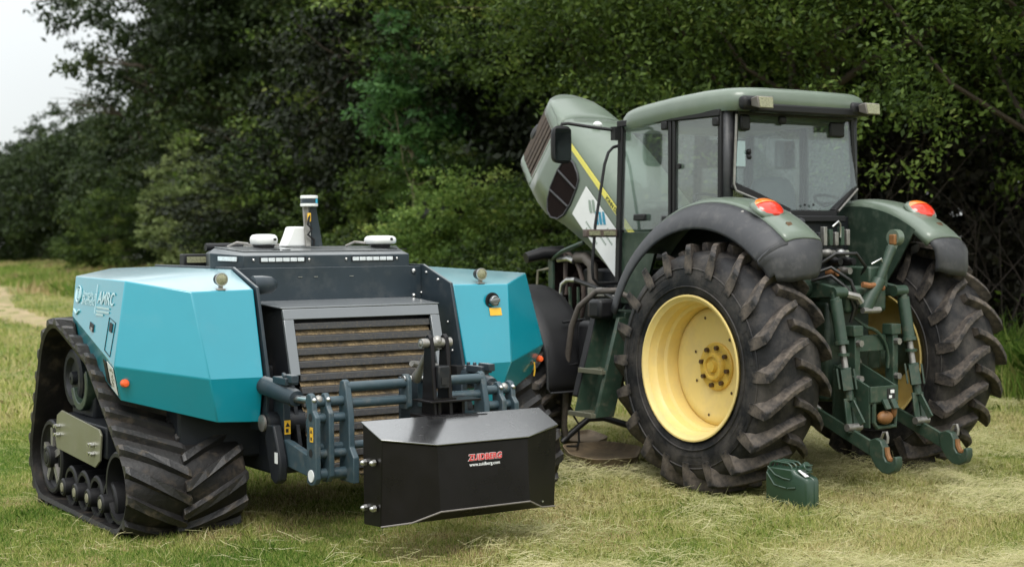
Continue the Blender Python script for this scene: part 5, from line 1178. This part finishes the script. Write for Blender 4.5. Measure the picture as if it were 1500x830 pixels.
#        key     mat        seed clumps per radii       leaf  clump  cz   trunk h, r
proto('oak', 'leaf_oak', 1, 170, 44, (7.2, 7.2, 7.2), .27, 1.25, 10.0, 12.5, .42, low=-.75, shell=.35, lobes=.4)
proto('wood1', 'leaf_wood', 2, 78, 52, (3.7, 3.7, 4.6), .14, .86, 7.2, 9.5, .2, low=-.85, shell=.55, lobes=.4)
proto('wood2', 'leaf_wood', 3, 78, 52, (3.7, 4.0, 4.2), .14, .86, 6.6, 8.5, .2, low=-.8, shell=.55, droop=.35, lobes=.4)
proto('hang', 'leaf_wood', 4, 92, 56, (3.8, 3.5, 2.7), .095, .66, 6.2, 7.5, .11, low=-.7, shell=.55, droop=.6, lobes=.4)
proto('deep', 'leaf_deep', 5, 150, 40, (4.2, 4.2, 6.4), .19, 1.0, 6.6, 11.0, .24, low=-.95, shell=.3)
proto('far', 'leaf_oak', 6, 110, 40, (5.2, 5.2, 5.6), .36, 1.3, 5.6, 9.5, .3, low=-.95, shell=.4)
proto('bush', 'leaf_olive', 7, 75, 44, (1.55, 1.55, 1.55), .085, .40, 1.45, 2.0, .05, low=-.9, shell=.45, lobes=.45)
proto('bush_dark', 'leaf_wood', 8, 75, 44, (1.6, 1.6, 1.5), .095, .42, 1.4, 2.0, .05, low=-.9, shell=.45, lobes=.45)
proto('willow', 'leaf_willow', 9, 90, 44, (1.9, 1.9, 2.3), .15, .50, 2.4, 3.4, .08, low=-.95, shell=.4)
proto('ash', 'leaf_ash', 10, 24, 30, (.85, .85, 1.6), .15, .42, 5.0, 6.3, .045, 'bark_pale', low=-.95, shell=.2, lobes=.5)
# column px, distance -> world
def cx(px, d): return (px - 750) / 2203 * d
T_ = [
 # far trees, left horizon
 ('far', -20, 150, 1.0, .88, 'farthest hazy treetop at the left edge of the picture'),
 ('far', 22, 142, .95, .90, 'far round tree second from the left edge'),
 ('far', 62, 132, .95, .92, 'far green tree left of the dead branch'),
 ('far', 98, 120, .8, .98, 'dark far tree below the dead twigs'),
 ('far', 140, 104, .7, .9, 'mid-distance dark tree under the left flank of the big oak'),
 ('far', 195, 96, .7, .95, 'mid-distance bushy tree behind the left track of the robot'),
 ('oak', 400, 66, .95, 1.1, 'large dark oak against the sky, tallest tree at the left'),
 ('oak', 345, 75, .75, .95, 'dark oak standing behind the left flank of the largest oak'),
 ('oak', 535, 62, .9, 1.1, 'dark oak behind the white lidar mast with sky showing through'),
 ('far', 265, 84, .75, .85, 'shadowy tree filling the gap below the big oak'),
 ('far', 420, 72, .75, .62, 'dark low tree behind the grey willow bush'),
 ('deep', 480, 52, 1.0, .52, 'dark tree between the two oaks, low and dense'),
 ('deep', 650, 47, .8, 1.1, 'dark woodland tree left of the pale sapling'),
 ('wood1', 640, 46, 1.25, 1.3, 'tall leafy tree rising behind the pale sapling'),
 ('deep', 690, 42, 1.0, 1.15, 'dark woodland tree right of the pale sapling'),
 ('wood2', 770, 36, 1.15, 1.25, 'lighter green tree above the tipped bonnet'),
 ('deep', 800, 39, 1.05, 1.2, 'dark tree behind the tipped bonnet'),
 ('wood1', 880, 31, 1.05, 1.05, 'broad green tree just left of the tractor cab roof'),
 ('deep', 910, 34, 1.05, 1.2, 'dark tree behind the left end of the tractor cab'),
 ('hang', 1020, 25, 1.0, 1.0, 'tree with drooping leafy branches over the middle of the cab roof'),
 ('deep', 1060, 31, 1.05, 1.25, 'dark tree directly behind the tractor cab'),
 ('hang', 1165, 22.5, .95, 1.02, 'tree with drooping branches above the right end of the cab roof'),
 ('deep', 1180, 31, 1.05, 1.3, 'dark tree behind the rear work lamps of the cab'),
 ('deep', 1330, 33, 1.05, 1.3, 'dark tree behind the right rear fender'),
 ('deep', 1450, 31, 1.05, 1.3, 'dark tree at the right edge behind the rear tyre'),
 ('deep', 1640, 27, 1.05, 1.3, 'dark tree just outside the right edge'),
 ('hang', 1225, 21.5, .9, 1.05, 'tree with bare grey limb and high leaves above the right fender'),
 ('hang', 1530, 18.6, .85, .90, 'nearest tree, leaf sprays hanging into the top right corner'),
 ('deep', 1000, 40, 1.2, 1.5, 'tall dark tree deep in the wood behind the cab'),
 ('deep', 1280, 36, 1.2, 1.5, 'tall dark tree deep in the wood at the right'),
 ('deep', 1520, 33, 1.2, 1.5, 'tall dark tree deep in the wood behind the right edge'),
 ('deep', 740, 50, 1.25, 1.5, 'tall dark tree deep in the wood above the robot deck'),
]

for k_, (x_, y_) in enumerate(((10.2, 15.6), (17.5, 20.0))):
    T_.append(('wood1' if k_ % 2 else 'hang', 750 + x_ / max(y_, .01) * 2203 if y_ > 0 else None, (x_, y_), 1.15, 1.2, ('nearest', 'second', 'third', 'fourth', 'fifth', 'farthest')[k_] + ' tree of the wood past the right edge, counted from the tractor'))
rr = random.Random(9)
for key, px, d, s, sz, lab in T_:
    X_, Y_ = d if isinstance(d, tuple) else (cx(px, d), d)
    plant({'oak': 'oak_tree', 'far': 'far_tree'}.get(key, 'woodland_tree'), key, X_, Y_, lab, s=s, sz=sz, rz=rr.uniform(0, 6.28))
B_ = [
 ('bush', 655, 31, 1.0, .98, 'olive green bush right of the white lidar mast'),
 ('bush', 735, 29, 1.05, 1.06, 'pale olive bush between robot and tipped bonnet'),
 ('bush_dark', 800, 27, .95, .98, 'mid green bush below the bonnet nose'),
 ('bush_dark', 590, 35, 1.15, 1.25, 'dark green bush behind the right deck antenna'),
 ('bush_dark', 500, 40, 1.2, 1.1, 'dark bush behind the lidar mast'),
 ('bush', 690, 33, 1.1, 1.3, 'taller olive bush behind the pale ones'),
 ('bush_dark', 860, 25, 1.0, 1.0, 'dark bush hidden behind the engine bay'),
 ('bush_dark', 170, 78, 1.5, 1.5, 'grey green bush left of the willow bush'),
 
 ('bush_dark', 400, 52, 1.4, 1.2, 'dark bush behind the left deck antenna'),
]
for key, px, d, s, sz, lab in B_:
    plant('bush', key, cx(px, d), d, lab, 'bush', s=s, sz=sz, rz=rr.uniform(0, 6.28), group='bushes in front of the wood')
plant('willow_bush', 'willow', cx(292, 60), 60, 'pale grey green willow bush left of the robot deck', 'bush', s=1.05, sz=1.12, group='bushes in front of the wood')
plant('ash_sapling', 'ash', cx(606, 32), 32, 'bright green slender sapling with a thin pale stem', 'tree', s=1.0, sz=1.0)
# dead branches sticking out of the left flank of the oak
db = empty('dead_branch', (cx(135, 72), 72, 8.3)); tag(db, 'bare dead twigs sticking out left of the big oak against the sky', 'branch')
tw_ = MB(); rq = random.Random(3)
for k in range(7):
    a = Vector((1.6, 0, -.3)); e = Vector((-1.5 + rq.uniform(-.6, .5), rq.uniform(-.5, .5), -.5 + k * .26)); m1 = a.lerp(e, .4) + Vector((0, 0, .3)); tw_.tube([a, m1, a.lerp(e, .75) + Vector((0, 0, .2)), e], [.035, .025, .015, .006], 5)
tw_.build('twigs', 'bark', db, smooth=60)
# bare limb arching behind the cab and dark leafless thicket under the canopy
lb2 = empty('bare_limb', (cx(1240, 20.5), 20.5, 3.2)); tag(lb2, 'bare grey limb arching down behind the right end of the cab roof', 'branch')
MB().tube([(-1.0, .6, .62), (-.45, .2, .62), (-.05, 0, .72), (.25, -.05, .95), (.8, 0, 1.2), (1.3, .2, 1.5)], [.03, .045, .055, .06, .075, .09], 8).tube([(.2, 0, .92), (-.2, .2, 1.1), (-.5, .3, 1.5)], [.035, .03, .012], 6).build('limb', 'bark', lb2, smooth=60)
def thicket():
    rng = np.random.default_rng(21); mb_ = MB()
    for k in range(120):
        d = rng.uniform(19.5, 26); px = rng.uniform(1080, 1620); x = cx(px, d); z0 = float(gz(np.array(x), np.array(d))); h = rng.uniform(1.2, 4.2)
        p = Vector((x, d, z0)); q = p + Vector((rng.normal() * .5, rng.normal() * .3, h * .5)); e = p + Vector((rng.normal() * 1.0, rng.normal() * .5, h))
        r = rng.uniform(.006, .02); mb_.tube([p, q, e], [r, r * .7, r * .3], 4)
        for _ in range(2):
            s_ = q.lerp(e, rng.uniform(0, .8)); mb_.tube([s_, s_ + Vector((rng.normal() * .5, rng.normal() * .3, rng.normal() * .4 + .2))], [r * .5, r * .2], 3)
    o = mb_.build('thicket', 'twig', smooth=0, recalc=False); tag(o, 'tangle of bare brown stems in the dark under the trees behind the tractor', 'undergrowth', kind='stuff')
thicket()
def fbm(x, y, seed=0):
    r = np.random.default_rng(seed); o = 0 * x; amp = 1.
    for k in range(6):
        f = .35 * 1.9 ** k; p = r.uniform(0, 6.28, 4); a = r.uniform(0, 6.28); u, v = x * math.cos(a) + y * math.sin(a), -x * math.sin(a) + y * math.cos(a)
        o = o + amp * np.sin(u * f * 2 + p[0] + 1.3 * np.sin(v * f * 1.3 + p[1])) * np.sin(v * f * 2.1 + p[2] + np.sin(u * f + p[3])); amp *= .7
    return o
def scatter_leaves(name, m, seed, N, fn, leaf, label, cat, **kw):
    rng = np.random.default_rng(seed); c = fn(rng, N); t = np.clip(rng.normal(.4, .2, len(c)), 0, 1)
    me = quad_mesh(name, leaves(rng, c, leaf), t, m); o = bpy.data.objects.new(name, me); COL.objects.link(o); tag(o, label, cat, kind='stuff')
def deep_fn(rng, N):
    d = rng.uniform(26, 56, N); px = rng.uniform(600, 1900, N); x = (px - 750) / 2203 * d; ex = 6 - .41 * (d - 17.5)
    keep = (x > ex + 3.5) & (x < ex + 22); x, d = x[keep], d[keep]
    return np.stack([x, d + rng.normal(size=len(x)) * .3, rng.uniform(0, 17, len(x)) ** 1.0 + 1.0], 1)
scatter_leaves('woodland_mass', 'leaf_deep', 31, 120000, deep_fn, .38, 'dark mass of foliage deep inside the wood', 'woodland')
def low_fn(rng, N):
    d = 18.2 + rng.exponential(5, N); px = rng.uniform(560, 1640, N); x = (px - 750) / 2203 * d; ex = 6 - .41 * (d - 17.5); d2 = (x - 6) / -.41 + 17.5
    d = d2 + rng.exponential(2.2, N) + .2; keep = (d > 15) & (d < 45) & ((x / d * 2203 + 750 < 1120) | (rng.uniform(0, 1, len(x)) < .12)); x, d = x[keep], d[keep]
    z = np.abs(rng.normal(0, .5, len(x))) + gz(x, d); return np.stack([x, d, z], 1)
scatter_leaves('ground_cover', 'leaf_wood', 32, 42000, low_fn, .10, 'low leafy plants along the foot of the wood', 'undergrowth')

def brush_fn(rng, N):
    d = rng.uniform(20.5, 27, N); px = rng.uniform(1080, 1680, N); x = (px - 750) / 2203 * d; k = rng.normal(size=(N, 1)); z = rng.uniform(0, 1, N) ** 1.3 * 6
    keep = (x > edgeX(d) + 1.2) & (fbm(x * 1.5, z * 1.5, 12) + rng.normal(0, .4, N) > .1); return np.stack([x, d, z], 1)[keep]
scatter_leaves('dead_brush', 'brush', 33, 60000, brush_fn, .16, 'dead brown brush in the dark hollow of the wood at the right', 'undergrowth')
# ------------------------------------------------------------------ grass
def blades(rng, x, y, h, wd, bend, tint, z0=None, flat=None):
    n_ = len(x); a = rng.uniform(0, 6.283, n_); sx_, sy_ = np.cos(a) * wd, np.sin(a) * wd; b_ = rng.uniform(0, 6.283, n_)
    tx, ty = np.cos(b_) * bend * h, np.sin(b_) * bend * h; z = gz(x, y) if z0 is None else z0
    base = np.stack([x, y, z], 1); S = np.stack([sx_, sy_, 0 * sx_], 1)
    midp = base + np.stack([tx * .35, ty * .35, h * .6], 1); tip = base + np.stack([tx, ty, h * np.sqrt(np.clip(1 - (bend * .7) ** 2, .1, 1))], 1)
    v = np.stack([base - S, base + S, midp + S * .8, tip, midp - S * .8], 1).reshape(-1, 3); return v
def field(N, d0, d1, seed, px0=-160, px1=1660, power=1.):
    rng = np.random.default_rng(seed); q = rng.uniform(0, 1, N); d = d0 * (d1 / d0) ** (q ** power); px = rng.uniform(px0, px1, N); x = (px - 750) / 2203 * d
    return rng, x, d
RC_, RS_ = math.cos(R_(90 - 56.91)), math.sin(R_(90 - 56.91))
def footprint(x, y):      # 1 where a track or tyre presses the grass flat
    dx, dy = x + 2.312, y - 9.003; u, v = dx * RC_ + dy * RS_, -dx * RS_ + dy * RC_
    f = ((u > .14) & (u < .90) & (v > .55) & (v < 2.5)) | ((u > 2.61) & (u < 3.38) & (v > .55) & (v < 2.5))
    c, s_ = math.cos(TR_ROT), math.sin(TR_ROT); dx, dy = x - TR_LOC[0], y - TR_LOC[1]; a, b_ = dx * c + dy * s_, -dx * s_ + dy * c
    f = f | ((((a + .93) / .46) ** 2 + ((b_ - 1.45) / .56) ** 2) < 1) | ((((a + .25) / .34) ** 2 + ((b_ - 2.5) / .4) ** 2) < 1)
    return f | ((np.abs(np.abs(a) - .95) < .33) & (np.abs(b_) < .36)) | on_path(x, y)
def on_path(x, y):
    P = np.array(pth)[::-1]; cxx = np.interp(y, P[:, 1], P[:, 0]); hw = np.interp(y, P[:, 1], np.array(pw)[::-1]); return (np.abs(x - cxx) < hw * .8) & (y > 30)
def grass(name, N, d0, d1, seed, hmul, wd, label):
    rng, x, y = field(N, d0, d1, seed); keep = (x < edgeX(y) + 1.0) & ~footprint(x, y); x, y = x[keep], y[keep]; n_ = len(x)
    g1 = fbm(x, y, 3); g2 = fbm(x * 2.2, y * 2.2, 5); right = np.clip((x + .3) / 2.2, 0, 1)         # more cut hay on the right
    t = .345 + .15 * g1 + .08 * g2 + .16 * right + rng.normal(0, .15, n_); near_m = np.exp(-(((x + 1.2) / 1.6) ** 2 + ((y - 8.3) / .9) ** 2)) + np.exp(-(((x - 1.3) / 1.3) ** 2 + ((y - 10.0) / .8) ** 2)); brown = (g2 + .7 * near_m > .62) & (rng.uniform(0, 1, n_) < .6)
    t = np.where(brown, rng.uniform(.8, 1.0, n_), np.clip(t, .02, .80))
    h = hmul * np.clip(.055 + .022 * g1 - .010 * g2, .018, .13) * rng.uniform(.5, 1.4, n_) * np.where(brown, .5, 1)
    v = blades(rng, x, y, h, wd * rng.uniform(.6, 1.4, n_) * (y / 9) ** .6, rng.uniform(.1, .9, n_), t)
    me = quad_mesh(name, v, t, 'grass_blade', 5); o = bpy.data.objects.new(name, me); COL.objects.link(o); tag(o, label, 'grass', kind='stuff')
grass('grass', 420000, 7.0, 16, 41, .72, .0020, 'short mown grass around the robot and tractor')
grass('grass', 110000, 16, 60, 42, 1.5, .0045, 'mown grass further off towards the wood')
def hay(N, d0, d1, seed, px0, px1, name, label):
    rng, x, y = field(N, d0, d1, seed, px0, px1); g = fbm(x * 1.4, y * 1.4, 8); fade = np.clip(((x / y * 2203 + 750) - px0) / 420, 0, 1) if px0 > 0 else 1.; keep = (g + rng.normal(0, .5, len(x)) > .0) & (x < edgeX(y) - .2) & (rng.uniform(0, 1, len(x)) < fade); x, y, g = x[keep], y[keep], g[keep]; n_ = len(x)
    a = rng.normal(.35, .8, n_); L_ = rng.uniform(.04, .17, n_); dx, dy = np.cos(a) * L_ / 2, np.sin(a) * L_ / 2; wd = rng.uniform(.0006, .0014, n_) * (y / 9) ** .6
    k2 = ~footprint(x, y); x, y, g, a, L_, dx, dy, wd = (q_[k2] for q_ in (x, y, g, a, L_, dx, dy, wd)); n_ = len(x); z = gz(x, y) + np.abs(rng.normal(.025, .02, n_)) + np.clip(g, 0, 2) * rng.uniform(0, .075, n_); dz = rng.normal(0, .022, n_); cv = rng.normal(0, .2, n_) * L_
    nx, ny = -np.sin(a) * wd, np.cos(a) * wd; C = np.stack([x, y, z], 1); D = np.stack([dx, dy, dz], 1); Nn = np.stack([nx, ny, wd * .6], 1); B = np.stack([-np.sin(a) * cv, np.cos(a) * cv, np.abs(cv) * .3], 1)
    v1 = np.stack([C - D - Nn, C + B - Nn, C + B + Nn, C - D + Nn], 1).reshape(-1, 3); v2 = np.stack([C + B - Nn, C + D - Nn * .4, C + D + Nn * .4, C + B + Nn], 1).reshape(-1, 3)
    t = np.clip(rng.normal(.5, .22, n_) + .12 * g, .0, 1); me = quad_mesh(name, np.concatenate([v1, v2]), np.concatenate([t, t]), 'hay_blade'); o = bpy.data.objects.new(name, me); COL.objects.link(o); tag(o, label, 'hay', kind='stuff')
hay(290000, 7.2, 20, 51, 680, 1660, 'cut_hay', 'pale cut hay strewn over the grass round the tractor')
hay(3000, 7.2, 30, 52, -150, 640, 'cut_hay', 'thin scatter of dry cut grass on the robot side')
def tufts(name, N, fn, seed, h0, h1, wd, tint, label, cat='long grass'):
    rng = np.random.default_rng(seed); x, y = fn(rng, N); n_ = len(x); h = rng.uniform(h0, h1, n_) * (1 + .3 * fbm(x, y, 9)); t = np.clip(rng.normal(tint, .13, n_) + .06 * fbm(x, y, 2), 0, .95)
    v = blades(rng, x, y, np.clip(h, .05, 3), wd * rng.uniform(.6, 1.5, n_), rng.uniform(.1, .8, n_), t); me = quad_mesh(name, v, t, 'grass_blade', 5); o = bpy.data.objects.new(name, me); COL.objects.link(o); tag(o, label, cat, kind='stuff')
def nettle_fn(rng, N):
    y = rng.uniform(16.6, 21, N); x = edgeX(y) + np.abs(rng.normal(.0, .55, N)) + .1; return x, y
tufts('nettle_patch', 9000, nettle_fn, 61, .25, .70, .012, .10, 'bright green tall grass at the foot of the wood by the right tyre')
def verge_fn(rng, N):
    y = 30 * (150 / 30) ** rng.uniform(0, 1, N); ex = edgeX(y); x = ex - rng.uniform(0, 1, N) ** 1.2 * (4.5 + .05 * y); px = x / y * 2203 + 750; k = (px < 700) & ~on_path(x, y); return x[k], y[k]
tufts('verge_grass', 90000, verge_fn, 62, .15, .5, .022, .24, 'rough long grass of the verge between the soil path and the trees')
def dock_fn(rng, N):
    c = rng.integers(0, 26, N); rc = np.random.default_rng(77); cy_ = rc.uniform(45, 130, 26); cxx = edgeX(cy_) - rc.uniform(.5, 7, 26)
    return cxx[c] + rng.normal(0, .8, N), cy_[c] + rng.normal(0, 1.5, N)
tufts('dry_weeds', 12000, dock_fn, 63, .2, .55, .02, .95, 'brown seeding weeds among the long verge grass', 'weeds')
def foot_fn(rng, N):
    y = rng.uniform(17, 45, N); x = edgeX(y) + rng.normal(-.1, .35, N); return x, y
tufts('long_grass', 14000, foot_fn, 64, .15, .5, .007, .22, 'long grass along the foot of the wood behind the machines')
# ------------------------------------------------------------------ small fittings modelled together become one object each
def split_loose(names):
    cache = {}
    for o in [o for o in bpy.data.objects if o.type == 'MESH' and o.name.split('.')[0] in names]:
        me = o.data
        if me.name not in cache:
            n_ = len(me.vertices); par = list(range(n_))
            def find(a):
                while par[a] != a: par[a] = par[par[a]]; a = par[a]
                return a
            for e in me.edges: par[find(e.vertices[0])] = find(e.vertices[1])
            g = {}
            for p in me.polygons: g.setdefault(find(p.vertices[0]), []).append(p)
            parts = []
            for ps in g.values():
                ids = sorted({v for p in ps for v in p.vertices}); mp_ = {v: i for i, v in enumerate(ids)}
                m2 = bpy.data.meshes.new(o.name.split('.')[0]); m2.from_pydata([me.vertices[v].co[:] for v in ids], [], [[mp_[v] for v in p.vertices] for p in ps])
                m2.shade_smooth(); m2.set_sharp_from_angle(angle=R_(35)); m2.materials.append(me.materials[0]); parts.append(m2)
            cache[me.name] = parts
        parts = cache[me.name]
        if len(parts) < 2: continue
        o.data = parts[0]
        for m2 in parts[1:]:
            c = o.copy(); c.data = m2; COL.objects.link(c)
split_loose({'bolt', 'screw', 'window_hinge', 'hinge', 'window_knob', 'pin_hole', 'rim_hole', 'spoke', 'drive_nub', 'axle_housing', 'deck_slot', 'pin_head', 'catch', 'indicator_lens', 'mudguard_stay', 'guard_strut', 'engine_bracket', 'pressed_rib', 'hitch_ball', 'label_mark', 'sign_print', 'plate_print'})
